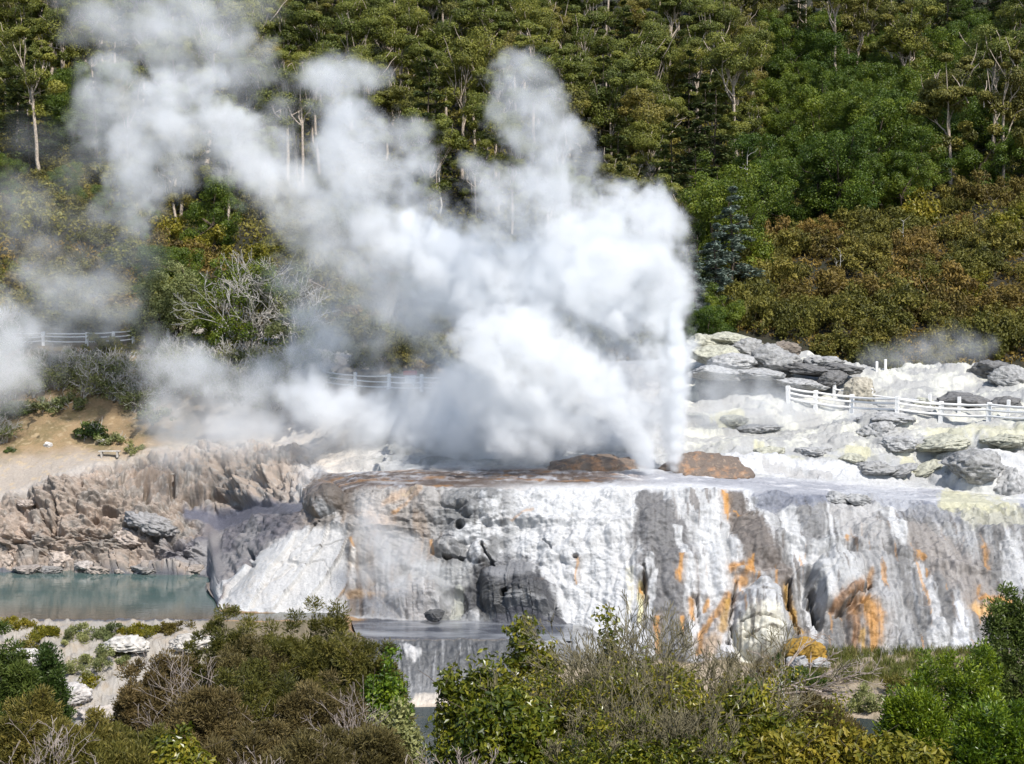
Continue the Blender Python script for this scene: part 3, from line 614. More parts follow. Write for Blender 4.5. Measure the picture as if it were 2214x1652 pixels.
L_scrub = leaf_mat("scrub_leaves", (0.0840,0.0616,0.0134), (0.1792,0.1288,0.0246), (0.2800,0.2072,0.0426), .6, .25, .4)
L_scrubg = leaf_mat("olive_scrub_leaves", (0.0627,0.0650,0.0112), (0.1400,0.1322,0.0202), (0.2408,0.2128,0.0336), .6, .25, .35)
L_manuka = leaf_mat("manuka_leaves", (0.0560,0.0582,0.0112), (0.1322,0.1254,0.0224), (0.2408,0.2072,0.0448), .55, .3)
L_manukab = leaf_mat("brown_manuka_leaves", (0.0630,0.0504,0.0168), (0.1365,0.1103,0.0357), (0.2205,0.1733,0.0630), .6, .3)
L_gloss = leaf_mat("glossy_leaves", (.044,.066,.006), (.135,.155,.012), (.36,.33,.034), .32, .35, .2, .5)
L_bright = leaf_mat("bright_leaves", (.042,.085,.005), (.115,.185,.010), (.24,.31,.020), .36, .35, .2, .5)
L_olive = leaf_mat("yellow_green_leaves", (.09,.10,.010), (.20,.19,.018), (.34,.29,.032), .45, .35, .25)
L_pale = leaf_mat("pale_grey_green_leaves", (.10,.12,.042), (.195,.22,.08), (.31,.325,.13), .5, .3, .3)
L_dkgreen = leaf_mat("deep_green_leaves", (.030,.055,.010), (.068,.11,.020), (.14,.19,.045), .4, .3)
B_gum = bark_mat("pale_gum_bark", (.60,.49,.38)); B_white = bark_mat("bleached_wood", (.58,.55,.50), (.36,.33,.29)); B_grey = bark_mat("grey_twigs", (.30,.25,.17), (.15,.115,.07))
B_brown = bark_mat("brown_bark", (.13,.095,.065)); B_mossy = bark_mat("mossy_twigs", (.24,.205,.115), (.11,.095,.05)); B_drift = bark_mat("driftwood", (.44,.38,.33), (.22,.17,.14))

def clump_leaves(rg, cen, rad, n, L, W, outw=.9, upb=.35, shell=.55, along=None, flat=.75, tl=.5):
    """n leaves around each clump centre; tint varies by clump and leaf"""
    cen = np.asarray(cen, float); k = len(cen); rad = np.broadcast_to(rad, (k,))
    ci = np.repeat(np.arange(k), n); m = len(ci)
    dr = unit(rg.normal(0, 1, (m, 3))); q = rg.random(m)**(1-shell)
    dr[:, 2] *= flat; Pc = cen[ci]+dr*(rad[ci]*q)[:, None]
    face = unit(dr*outw+rg.normal(0, .6, (m, 3))+np.array([0, 0, upb]))
    if along == 'out': A = unit(dr+rg.normal(0, .45, (m, 3))+np.array([0, 0, .5])); face = unit(np.cross(A, rg.normal(0, 1, (m, 3))))
    elif along == 'flat': A = unit(dr*np.array([1, 1, .15])+rg.normal(0, .3, (m, 3))*np.array([1, 1, .4])); face = unit(np.array([0, 0, 1.])+rg.normal(0, .35, (m, 3)))
    else: A = unit(np.cross(face, rg.normal(0, 1, (m, 3))))
    s_ = rg.uniform(.7, 1.3, m)
    V, Fc = leaves(Pc, A, face, L*s_, W*s_)
    tint = np.clip(.5+rg.normal(0, .17, k)[ci]+rg.normal(0, .20, m), 0, 1)
    return V, Fc, np.repeat(tint, 4)
def join(parts):
    V = []; Fc = []; T = []; b = 0
    for v, f, t in parts: V.append(v); Fc.append(f+b); T.append(t); b += len(v)
    return np.vstack(V), np.vstack(Fc), np.concatenate(T)
def plant(name, crown, wood, lm, bm, part_names=("crown", "trunk"), sides_smooth=False):
    e = empty(name)
    if crown is not None: obj(part_names[0], mesh(part_names[0], crown[0], crown[1], lm, attrs={"tint": crown[2]}, smooth=False), e)
    if wood is not None: obj(part_names[1], mesh(part_names[1], wood[0], wood[1], bm, smooth=True), e)
    return e

# ---- forest trees (built at real height, standing at the origin)
def gum(seed, H=17, spread=3.6, bare=.45, lm=None, nl=620, lean=.03):
    rg = np.random.default_rng(seed); paths = []; ends = []
    top = np.array([rg.normal(0, lean*H), rg.normal(0, lean*H), H*.62]); tr = wander(rg, (0, 0, -1.5), top, 7, .018); paths.append((tr, np.linspace(.26, .15, 7)*H/17))
    nl_ = rg.integers(5, 8)
    for i in range(nl_):
        a = i*2*math.pi/nl_+rg.uniform(-.5, .5); j = rg.integers(3, 7) if i else 6; st = tr[j]
        if st[2] < bare*H*.62: st = tr[5]
        en = np.array([top[0]+math.cos(a)*spread*rg.uniform(.35, 1), top[1]+math.sin(a)*spread*rg.uniform(.35, 1), H*rg.uniform(.66, .97)])
        lp = wander(rg, st, en, 5, .16, -.08); paths.append((lp, np.linspace(.12, .045, 5)*H/17)); ends.append(en)
        for q in range(rg.integers(2, 4)):
            e2 = lp[rg.integers(2, 5)]+np.array([rg.normal(0, spread*.33), rg.normal(0, spread*.33), rg.uniform(.2, 1.6)]); paths.append((wander(rg, lp[2], e2, 4, .15), np.linspace(.06, .025, 4)*H/17)); ends.append(e2)
    for i in range(11):
        j = rg.integers(0, len(ends)); e0 = ends[j]; e2 = e0+np.array([rg.normal(0, .9), rg.normal(-.5, .9), rg.uniform(.4, 1.6)]); paths.append((wander(rg, e0-np.array([0, 0, 1.0]), e2, 4, .15), np.linspace(.07, .03, 4)))
    ends = np.array(ends); rad = rg.uniform(.6, 1.9, len(ends))*spread/3.0
    cr = clump_leaves(rg, ends, rad, nl, .235, .13, flat=.55, upb=.5, outw=1.5, shell=.7)
    nlo = 9 if bare < .6 else 2
    low = np.stack([rg.normal(0, spread*.5, nlo), rg.normal(0, spread*.5, nlo), rg.uniform(.28, .66, nlo)*H], 1)
    cr = join([cr, clump_leaves(rg, low, rg.uniform(.6, 1.2, nlo), nl//2, .32, .15, flat=.7)])
    return cr, tubes(paths, 5)
def pine(seed, H=16, W=3.4, tiers=15, nl=170, lf=(.42, .11), droop=.12):
    rg = np.random.default_rng(seed); paths = [(wander(rg, (0, 0, -1.5), (0, 0, H), 6, .02), np.linspace(.22, .03, 6))]; cen = []; rad = []
    for t in range(tiers):
        f = t/(tiers-1); z = H*(.16+.82*f); w = W*(1-f)**.75*rg.uniform(.75, 1.1)+.25
        for k in range(max(3, int(6*(1-f)+2))):
            a = rg.uniform(0, 2*math.pi); e = np.array([math.cos(a)*w, math.sin(a)*w, z-droop*w+rg.normal(0, .2)])
            paths.append((np.array([[0, 0, z], e*.5+np.array([0, 0, z*.5+.08]), e]), np.array([.05, .03, .012])))
            for q in (.45, .75, 1.0): cen.append(np.array([0, 0, z])*(1-q)+e*q); rad.append(.25+.30*w/W*(1.3-q*.4))
    return clump_leaves(rg, cen, np.array(rad)*1.25, max(6, nl//9), lf[0], lf[1], along='flat', flat=.5), tubes(paths, 4)
def broad(seed, H=11, W=4.2, nc=46, nl=130, lf=(.34, .17), lobes=7):
    rg = np.random.default_rng(seed); paths = [(wander(rg, (0, 0, -1.2), (rg.normal(0, .4), rg.normal(0, .4), H*.5), 5, .08), np.linspace(.22, .1, 5))]
    lob = np.stack([rg.normal(0, W*.42, lobes), rg.normal(0, W*.42, lobes), rg.uniform(.16, .85, lobes)*H], 1); lr = rg.uniform(.28, .5, lobes)*W
    li = rg.integers(0, lobes, nc); d = unit(rg.normal(0, 1, (nc, 3))); cen = lob[li]+d*lr[li][:, None]*rg.uniform(.6, 1.05, (nc, 1))
    for l in lob: paths.append((wander(rg, paths[0][0][3], l, 4, .12), np.linspace(.1, .03, 4)))
    return clump_leaves(rg, cen, rg.uniform(.7, 1.2, nc)*W/3.8, nl, lf[0], lf[1], upb=.45, flat=.75, outw=1.4, shell=.65), tubes(paths, 4)
def snag(seed, H=9):
    rg = np.random.default_rng(seed); tr = wander(rg, (0, 0, -1), (rg.normal(0, .4), 0, H), 7, .03); paths = [(tr, np.linspace(.16, .03, 7))]
    for i in range(9):
        p = tr[rg.integers(3, 7)]; a = rg.uniform(0, 6.28); paths.append((wander(rg, p, p+np.array([math.cos(a)*rg.uniform(.4, 1.6), math.sin(a)*.8, rg.uniform(.2, 1.2)]), 4, .15), np.linspace(.04, .012, 4)))
    return None, tubes(paths, 5)
protos = {
 'gum': [plant("gum_tree", *gum(10+i, [14, 12.5, 15, 13, 11, 16][i], [2.9, 2.4, 3.4, 2.6, 2.2, 3.0][i], [.42, .5, .42, .38, .35, .6][i]), [L_gum, L_gum2, L_gum, L_gum2, L_gum, L_gum][i], B_gum) for i in range(6)],
 'tallgum': [plant("gum_tree", *gum(30+i, 17, [2.4, 2.7][i], .85), L_gum, B_gum) for i in range(2)],
 'pine': [plant("pine_tree", *pine(40+i, [14, 16][i], [3.4, 3.0][i], 13, 260, (.42, .2)), L_pine, B_brown) for i in range(2)],
 'cedar': [plant("cedar_tree", *pine(50, 11, 3.6, 11, 330, (.42, .24), .25), L_cedar, B_brown)],
 'broad': [plant("broadleaf_tree", *broad(60+i, [9.5, 8, 10.5][i], [3.6, 3.2, 3.8][i], 70, 330, (.19, .11), 10), L_green, B_brown) for i in range(3)],
 'snag': [plant("dead_tree", *snag(70+i, [9, 6][i]), None, B_white, ("crown", "trunk")) for i in range(2)],
}
WORDS = ["first", "second", "third", "fourth", "fifth", "sixth", "seventh", "eighth", "ninth", "tenth", "eleventh", "twelfth", "thirteenth", "fourteenth", "fifteenth", "sixteenth", "seventeenth", "eighteenth", "nineteenth", "twentieth"]
used = set(); placed = []          # (object, kind, px, py_mid, D)
def put(kind, v, px, D, s=1.0, rz=None, zf=None, z=None):
    pr = protos[kind]; pr0 = pr[v % len(pr)]
    o = pr0 if (kind, v % len(pr)) not in used else copy_tree(pr0); used.add((kind, v % len(pr)))
    x = (px-CX)/F*D; zz = float(hill_z(x, D)) if z is None else z
    o.location = (x, D, zz-.2); o.rotation_euler = (0, 0, rng.uniform(0, 6.28) if rz is None else rz); o.scale = (s, s, s*(zf or 1))
    return o
# scrub outline on the nearer spur (photo px)
def in_scrub(px, D):
    """the bare spur on the right carries scrub, not trees"""
    if px > 1530: return D < np.interp(px, [1530, 1600, 1700, 1850, 2214, 2400], [126, 152, 164, 168, 178, 182])
    return D < np.interp(px, [-300, 330, 400, 540, 580, 720, 850, 1080, 1230, 1530], [197, 197, 168, 168, 194, 194, 186, 184, 150, 128])
row = 0; D = 136.0; trees = []
while D < 306:
    px = -70 + rng.uniform(0, 90); step = 5.9*F/D
    while px < 2290:
        d = D + rng.uniform(-3, 3); p = px + rng.uniform(-.3, .3)*step
        if not in_scrub(p, d):
            z = float(hill_z((p-CX)/F*d, d)); pym = HZ-(z+7.5-CAMZ)*F/d
            u = rng.random(); k = 'gum'
            if p > 1640 and pym > 60: k = 'broad' if u < .8 else 'gum'
            elif p > 1860: k = 'pine' if u < .75 else 'broad'
            elif 1210 < p < 1530 and pym > 250: k = 'pine' if u < .7 else 'gum'
            elif p > 1480 and pym > 300: k = 'broad' if u < .6 else 'pine'
            elif p < 320 and pym > 150: k = 'pine' if u < .5 else ('broad' if u < .75 else 'gum')
            elif 560 < p < 1050 and pym < 40: k = 'pine'
            elif 380 < p < 1050 and pym > 380: k = 'broad' if u < .7 else 'gum'
            elif u > .93: k = 'pine'
            elif u > .82: k = 'tallgum'
            trees.append((k, p, d, pym))
        px += step*rng.uniform(.85, 1.2)*(.85 if p > 1640 else 1)
    D += 6.6 + (D-136)*.03
for k, p, d, pym in trees:
    s = rng.uniform(.75, 1.3)*(.85 if k == 'pine' else 1)
    if k == 'pine' and pym < 60: s *= 1.2
    o = put(k, int(rng.integers(0, 12)), p, d, s, zf=rng.uniform(.92, 1.12)); placed.append((o, k, p, pym, d))
for k, v, p, D_, s in [('tallgum',0,95,193,1.1),('tallgum',1,626,198,1.05),('tallgum',0,650,199,1.0),('tallgum',1,355,206,1.05),('snag',0,952,189,1.1),('broad',1,60,176,.5),('broad',2,150,182,.55),('broad',0,230,178,.5),('broad',1,300,170,.6),('broad',2,20,186,.55),('snag',0,1612,176,.9),('snag',1,1950,158,.5),('snag',1,1300,150,.9),('cedar',0,1545,140,.85),('cedar',0,1580,146,.95),('cedar',0,1500,136,.7),('snag',1,1815,150,.42),('snag',1,1806,150,.3),
                       ('broad',0,1530,129,.6),('broad',1,1575,134,.6),('broad',2,1505,131,.5),('broad',1,1500,128,.45),('broad',0,420,142,.75),('broad',1,480,142,.7),('broad',0,350,144,.7)]:
    z = float(hill_z((p-CX)/F*D_, D_)); o = put(k, v, p, D_, s); placed.append((o, k, p, HZ-(z+7*s-CAMZ)*F/D_, D_))
DESC = {'gum': ("olive-crowned pale-limbed gum", "gum tree"), 'tallgum': ("slender bare-trunked gum tree", "gum tree"), 'pine': ("dark layered pine tree", "pine tree"), 'cedar': ("blue-green cedar tree", "cedar tree"), 'broad': ("dense bright-green tree", "broadleaf tree"), 'snag': ("bare white dead tree", "dead tree")}
def zone_label(items, what, cat, group, zones, bands):
    """items: (obj, px, py). Label by place beside things one can find, then by order from the left within that place."""
    cells = {}
    for o, px, py in items:
        zn = next(n for lim, n in zones if px < lim); bn = next(n for lim, n in bands if py < lim); cells.setdefault((zn, bn), []).append((px, o))
    for (zn, bn), L in cells.items():
        L.sort(key=lambda t: t[0])
        for i, (px, o) in enumerate(L):
            n = "" if len(L) == 1 else (WORDS[i]+" from left, " if i < 20 else f"{i+1}th from left, ")
            tag(o, f"{what}, {n}{bn} {zn}", cat, group)
TZ = [(330, "left of the drifting steam"), (1000, "behind the drifting steam"), (1330, "behind the steam tower"), (1660, "right of the steam tower"), (9e9, "above the brown scrub")]
TB = [(-40, "topmost row"), (30, "along top edge"), (110, "high on slope"), (190, "upper slope"), (270, "mid slope"), (370, "lower slope"), (9e9, "foot of slope")]
for k in DESC:
    zone_label([(o, px, py) for o, kk, px, py, d in placed if kk == k], DESC[k][0], DESC[k][1], {'gum': "gum trees on the forested slope", 'tallgum': "tall bare-trunked gums on the slope", 'pine': "pines on the forested slope", 'cedar': "blue cedars", 'broad': "bright-green trees on the slope", 'snag': "dead trees on the slope"}[k], TZ, TB)

# ---- shrubs
def shrub(seed, W=1.6, H=1.6, nc=30, nl=110, lf=(.14, .07), cr=.42, along=None, stems=9, rt=.02, flat=.8, dome=.55, sidesW=4, twig=0, wl=.5, low=0.0):
    rg = np.random.default_rng(seed); d = unit(rg.normal(0, 1, (nc, 3))); d[:, 2] = np.abs(d[:, 2])*.95+low
    q = rg.uniform(dome, 1, nc)*(1+.25*np.sin(d[:, 0]*3+seed)+.2*np.sin(d[:, 1]*4+d[:, 2]*3+seed*2)); cen = d*q[:, None]*np.array([W, W, H])
    c = clump_leaves(rg, cen, rg.uniform(.7, 1.25, nc)*cr, nl, lf[0], lf[1], along=along, flat=flat); paths = []
    for i in rg.choice(nc, min(nc, stems), replace=False):
        paths.append((wander(rg, (rg.normal(0, .06*W), rg.normal(0, .06*W), -.3), cen[i]*.97, 6, .12, .04), np.linspace(rt, rt*.3, 6)))
    for t in range(twig):
        i = rg.integers(0, nc); a = cen[i]*rg.uniform(.45, .85); b = a+unit(cen[i]+rg.normal(0, .5*W, 3))*wl*rg.uniform(.5, 1.2)
        paths.append((wander(rg, a, b, 4, .2), np.linspace(rt*.45, rt*.18, 4)))
    return c, tubes(paths, sidesW) if paths else None
def bushmass(seed, W, H, nc=150, nl=200, lf=(.12, .03), cr=.3, along='out', stems=14, rt=.022, twig=20, depthk=.8, lum=.2):
    """a bush whose leafy surface reaches from the ground up over a lumpy rounded top"""
    rg = np.random.default_rng(seed); r = rg.random(nc)**.5; a = rg.uniform(0, 2*math.pi, nc); x = r*np.cos(a); y = r*np.sin(a)
    nz = perlin(x*2.2+seed, y*2.2, seed*.37, 3)+.6*perlin(x*5+seed, y*5, seed*.17, 4)
    top = H*np.sqrt(np.clip(1-r**3.6, .02, 1))*(1-lum*.6+lum*1.6*nz).clip(.4, 1.12)
    cen = np.stack([x*W, y*W*depthk, top*rg.random(nc)**.45], 1); cen[:, 2] = np.maximum(cen[:, 2], .1)
    c = clump_leaves(rg, cen, rg.uniform(.65, 1.3, nc)*cr, nl, lf[0], lf[1], along=along, flat=.85); paths = []
    for i in rg.choice(nc, min(nc, stems), replace=False): paths.append((wander(rg, (rg.normal(0, .15*W), rg.normal(0, .1*W), -.3), cen[i], 6, .12, .04), np.linspace(rt, rt*.3, 6)))
    for t in range(twig):
        i = rg.integers(0, nc); b = cen[i]+np.array([rg.normal(0, .5), -.2, rg.normal(.2, .3)])*cr*3; paths.append((wander(rg, cen[i]-np.array([0, 0, .3]), b, 4, .2), np.linspace(rt*.45, rt*.18, 4)))
    return c, tubes(paths, 4)
def ghost(seed, W=1.5, H=1.6, n=9, depth=3, r=.03, nl=0, lf=(.14, .07), spread=.55):
    rg = np.random.default_rng(seed); paths = []; ends = []
    for i in range(n):
        a = rg.uniform(0, 6.28); t = rg.uniform(.1, .9); dr = np.array([math.cos(a)*t, math.sin(a)*t, 1.0])
        grow(rg, (rg.normal(0, .12*W), rg.normal(0, .12*W), -.2), unit(dr*np.array([W, W, H])), .42*H, r, depth, paths, ends, (2, 3), spread, .68, .12, 3, r*.22)
    wood = tubes(paths, 3); c = None
    if nl:
        e = np.array([p for p, d in ends]); e = e[rg.random(len(e)) < .35]*np.array([1, 1, .72]); c = clump_leaves(rg, e, .3*W/1.5, nl, lf[0], lf[1])
    return c, wood
sp = {
 'brown': [plant("scrub_bush", *shrub(100+i, [1.9,1.6,2.2][i], [1.7,1.5,2.0][i], 34, 110, (.22,.10), .52), L_scrub, B_grey, ("foliage", "stem")) for i in range(3)],
 'olive': [plant("scrub_bush", *shrub(110+i, [1.8,2.1,1.6][i], [1.8,1.7,2.1][i], 34, 110, (.21,.10), .52), L_scrubg, B_brown, ("foliage", "stem")) for i in range(3)],
 'green': [plant("green_shrub", *shrub(120+i, [1.7,1.5][i], [1.9,2.1][i], 32, 100, (.22,.13), .5), L_olive, B_brown, ("foliage", "stem")) for i in range(2)],
 'dead': [plant("dead_shrub", *ghost(130+i, 1.5, 1.8, 7, 3, .05), None, B_drift, ("foliage", "twigs")) for i in range(2)],
 'pale': [plant("pale_shrub", *ghost(140+i, [2.4,2.1,2.8][i], [2.9,2.5,2.7][i], [20,18,22][i], 3, .085, [18,20,22][i], (.17,.085)), L_pale, B_white, ("foliage", "twigs")) for i in range(3)],
 'lowg': [plant("low_shrub", *shrub(150+i, [1.3,1.0][i], [1.0,.8][i], 24, 80, (.17,.09), .36, twig=34, rt=.06, wl=.8), [L_pale, L_dkgreen][i], B_white, ("foliage", "twigs")) for i in range(2)],
}
sused = set(); splaced = []
def puts(kind, v, loc, s=1.0, zf=1.0):
    pr = sp[kind]; i = v % len(pr); o = pr[i] if (kind, i) not in sused else copy_tree(pr[i]); sused.add((kind, i))
    o.location = loc; o.scale = (s, s, s*zf); o.rotation_euler = (0, 0, rng.uniform(0, 6.28)); return o
# brown scrub on the right spur
D = 121.5; cnt = 0
while D < 182:
    st = 3.8*F/D*(1+.004*(D-120)); px = 1490+rng.uniform(0, st)
    while px < 2290:
        d = D+rng.uniform(-1.2, 1.2); p = px+rng.uniform(-.3, .3)*st; lim = np.interp(p, [1490, 1600, 1700, 1850, 2214, 2400], [124, 154, 166, 170, 180, 184])
        x = (p-CX)/F*d; z = float(hill_z(x, d)); q = HZ-(z-CAMZ)*F/d
        ok = d < lim and q < np.interp(p, [1490, 1560, 1700, 1830, 1900, 2100, 2150, 2300], [715, 712, 735, 785, 800, 795, 780, 780])
        if ok and cnt < 292:
            n = perlin(p*.006, d*.06, 0, 700)+rng.normal(0, .18)
            k = 'green' if n > .36 else ('olive' if n > -.22 else 'brown')
            if rng.random() < .03: k = 'dead'
            o = puts(k, int(rng.integers(0, 3)), (x, d, z-.25), rng.uniform(.8, 1.75), rng.uniform(.9, 1.35)); splaced.append((o, k, p, q)); cnt += 1
        px += st*rng.uniform(.8, 1.25)
    D += 3.0+.02*(D-121)
# shrubs on the left slope below the forest and behind the steam
D = 136.
while D < 200:
    st = 5.6*F/D; px = -60+rng.uniform(0, st)
    while px < 1520:
        d = D+rng.uniform(-2, 2); p = px+rng.uniform(-.3, .3)*st
        if d < np.interp(p, [-300, 330, 400, 540, 580, 720, 850, 1080, 1230, 1530], [199, 199, 172, 172, 198, 198, 190, 188, 155, 134]):
            x = (p-CX)/F*d; z = float(hill_z(x, d)); u = rng.random(); k = 'olive' if u < .45 else ('green' if u < .80 else 'brown')
            if d > 165 and u > .72: k = 'brown' if u < .8 else 'olive'
            o = puts(k, int(rng.integers(0, 3)), (x, d, z-.25), rng.uniform(1.0, 1.9), rng.uniform(.85, 1.2)); splaced.append((o, k, p, HZ-(z-CAMZ)*F/d))
        px += st*rng.uniform(.8, 1.25)
    D += 5.6
# pale half-dead shrubs along the top of the left bank
for k, v, px, py, s in [('pale',0,20,860,1.0),('pale',1,70,850,1.0),('pale',2,130,835,1.0),('pale',0,190,850,1.05),('pale',1,250,862,1.0),('pale',2,300,880,.9),('pale',0,350,850,1.1),('pale',1,400,835,1.1),('pale',2,455,850,1.0),('pale',0,510,870,1.1),('pale',1,560,850,1.0),('pale',2,600,880,.9),
   ('pale',0,60,800,.6),('pale',1,120,790,.6),('pale',2,180,795,.6),('pale',0,240,800,.6),('pale',1,310,800,.6),('pale',0,370,790,1.0),('pale',2,440,800,1.0),('pale',0,500,800,1.0),('pale',1,-20,820,1.1),('pale',2,560,800,1.0),('pale',2,640,860,1.0),('pale',0,90,825,1.1),('pale',1,160,815,1.1),('pale',2,215,822,1.1),('pale',0,275,835,1.1),('pale',1,340,825,1.1),('pale',2,400,812,1.1),('pale',0,460,825,1.1),('pale',1,40,780,.42),('pale',2,90,772,.42),('pale',0,150,770,.42),('pale',1,205,775,.42),('pale',2,265,778,.42),('pale',0,330,775,.6),('pale',1,520,838,1.1),('pale',2,580,830,1.1),('pale',0,630,820,1.1),('pale',1,690,845,1.0),('pale',2,660,800,1.0),('pale',0,-30,870,1.1),('olive',1,60,730,1.5),('olive',0,140,728,1.5),('olive',2,215,722,1.4),('green',0,20,715,1.6),('olive',1,280,715,1.5),('green',1,110,708,1.5),('brown',0,180,705,1.5),('brown',1,250,700,1.6),('olive',2,690,745,1.6),('olive',0,760,752,1.6),('green',1,840,770,1.4),('olive',1,910,780,1.5),('olive',2,990,790,1.5),('brown',2,720,730,1.6),('olive',0,800,740,1.6),('olive',1,1070,800,1.5),('pale',1,690,890,.8),('pale',0,5,955,.8),
   ('lowg',1,200,945,1.35),('lowg',0,250,955,.85),('lowg',0,290,975,.7),('lowg',1,30,895,1.2),('lowg',0,95,885,1.1),('lowg',0,150,878,1.1),('lowg',0,330,905,1.2),('lowg',1,25,975,.5),
   ('green',0,440,768,.8),('green',1,475,780,.75),('green',0,500,770,.7),('green',1,215,760,.7),('green',0,260,765,.7),('green',1,300,762,.6),('olive',1,740,770,1.0),('olive',0,800,790,1.0),('dead',0,830,800,1.0),('olive',2,880,800,.9),('dead',1,780,780,1.0),('brown',1,925,815,.8)]:
    L_ = on_sheet(px, py); o = puts(k, v, (L_[0], L_[1], L_[2]-.15), s); splaced.append((o, k, px, py))
SD = {'brown': ("rusty brown scrub bush", "scrub bush"), 'olive': ("olive-green scrub bush", "scrub bush"), 'green': ("yellow-green leafy shrub", "shrub"), 'dead': ("leafless grey-brown dead shrub", "dead shrub"), 'pale': ("bleached white-twigged shrub", "shrub"), 'lowg': ("low grey-green shrub", "shrub")}
SZ = [(330, "left of the big round shrubs"), (720, "near the big round shrubs"), (1490, "behind the geyser steam"), (1640, "just right of geyser column"), (1800, "above rock ridge"), (2000, "right of rock ridge"), (9e9, "at far right")]
SB = [(360, "top edge"), (410, "high above"), (450, "crest of the slope"), (500, "high"), (545, "upper slope"), (590, "mid slope upper part"), (640, "mid slope"), (690, "lower slope"), (740, "near slope foot"), (800, "beside the fence"), (860, "behind the sandy bank"), (9e9, "on the sandy bank")]
for k in SD:
    zone_label([(o, px, py) for o, kk, px, py in splaced if kk == k], SD[k][0], SD[k][1], {'brown': "brown scrub bushes on the slopes", 'olive': "olive scrub bushes on the slopes", 'green': "yellow-green shrubs", 'dead': "dead shrubs", 'pale': "bleached shrubs on the left bank", 'lowg': "low shrubs on the left bank"}[k], SZ, SB)

# ---- the uncountable low cover between the bushes and under the trees
rg = np.random.default_rng(900); n = 240000
D_ = 119+rg.random(n)**1.3*185; p_ = rg.uniform(-400, 2620, n); x = (p_-CX)/F*D_; z = hill_z(x, D_)
top = np.interp(p_, [-80, 700, 1490, 1560, 1700, 1830, 1900, 2100, 2300], [745, 790, 800, 715, 735, 785, 800, 795, 780]); keep = (HZ-(z-CAMZ)*F/D_ < top)
hgt = np.clip(.35+.9*fbm(x*.35, D_*.35, 0, 3, 910), .04, 1.2)*np.where(D_ < 168, .7, 1.3); zz = z+hgt*rg.random(n)**.6
bare = fbm(x*.16, D_*.16, 5, 3, 915) > .30; keep &= ~bare
Pc = np.stack([x, D_, zz], 1)[keep]; m = len(Pc); A = unit(rg.normal(0, 1, (m, 3))); Nf = unit(rg.normal(0, .8, (m, 3))+np.array([0, -.3, .6]))
V, Fc = leaves(Pc, A, Nf, rg.uniform(.25, .55, m)*(Pc[:, 1]/135), rg.uniform(.12, .24, m)*(Pc[:, 1]/135))
tn = np.clip(.5+.9*fbm(Pc[:, 0]*.12, Pc[:, 1]*.12, 0, 3, 920)+rg.normal(0, .2, m), 0, 1)
far = (Pc[:, 1] > 168)*1
mi = far.astype(np.int32)
tag(obj("undergrowth", mesh("undergrowth", V, Fc, [L_scrub, L_scrubg], attrs={"tint": np.repeat(tn, 4)}, midx=mi, smooth=False)), "brown and olive low scrub covering the hillside between the bushes", "undergrowth", kind="stuff")

# ---- big shrubs behind the left bank
def single(name, crown, wood, lm, bm, loc, label, cat, group=None, rz=0, s=1, pn=("foliage", "stem"), extra=None):
    e = plant(name, crown, wood, lm, bm, pn); e.location = loc; e.rotation_euler = (0, 0, rz); e.scale = (s,)*3; tag(e, label, cat, group)
    if extra is not None: obj(extra[0], mesh(extra[0], extra[1][0], extra[1][1], extra[2], smooth=True), e)
    return e
def sheetloc(px, py, dz=-.2): L_ = on_sheet(px, py); return (L_[0], L_[1], L_[2]+dz)
L_round = leaf_mat("soft_green_leaves", (.10,.13,.045), (.19,.23,.08), (.30,.33,.13), .5, .3, .1)
c1 = bushmass(200, 3.1, 6.9, 170, 190, (.17, .095), .62, None, 10, .09, 8)
single("round_shrub", *c1, L_round, B_brown, sheetloc(372, 742), "big round grey-green shrub behind the left fence post", "shrub")
c2 = bushmass(201, 4.0, 7.4, 170, 130, (.18, .10), .65, None, 12, .09, 8); g2 = ghost(202, 4.2, 7.8, 24, 4, .09, spread=.5)
single("round_shrub", *c2, L_green, B_brown, sheetloc(530, 754), "big shrub with bare white branches beside the round grey-green one", "shrub", extra=("dead_branches", g2[1], B_white))
c2 = shrub(203, 2.8, 6.4, 50, 100, (.20, .11), .7, dome=.45, stems=10, rt=.08); g2 = ghost(204, 2.7, 6.0, 9, 4, .10, spread=.5)
single("round_shrub", *c2, L_pale, B_white, sheetloc(645, 765), "misted shrub with pale branches veiled by steam", "shrub", extra=("dead_branches", g2[1], B_white))
c2 = shrub(205, 2.0, 4.2, 40, 100, (.18, .10), .6, dome=.45, stems=10, rt=.07); g2 = ghost(206, 2.1, 4.2, 10, 4, .10, spread=.5)
single("round_shrub", *c2, L_pale, B_white, sheetloc(15, 760), "half-dead white-branched shrub at the left edge above the fence", "shrub", extra=("dead_branches", g2[1], B_white))
g2 = ghost(207, 2.0, 2.6, 12, 4, .085, 24, (.18, .09), spread=.5); single("pale_shrub", *g2, L_pale, B_white, sheetloc(548, 805), "bright white bare-twigged shrub below the big white-branched shrub", "shrub", pn=("foliage", "twigs"))
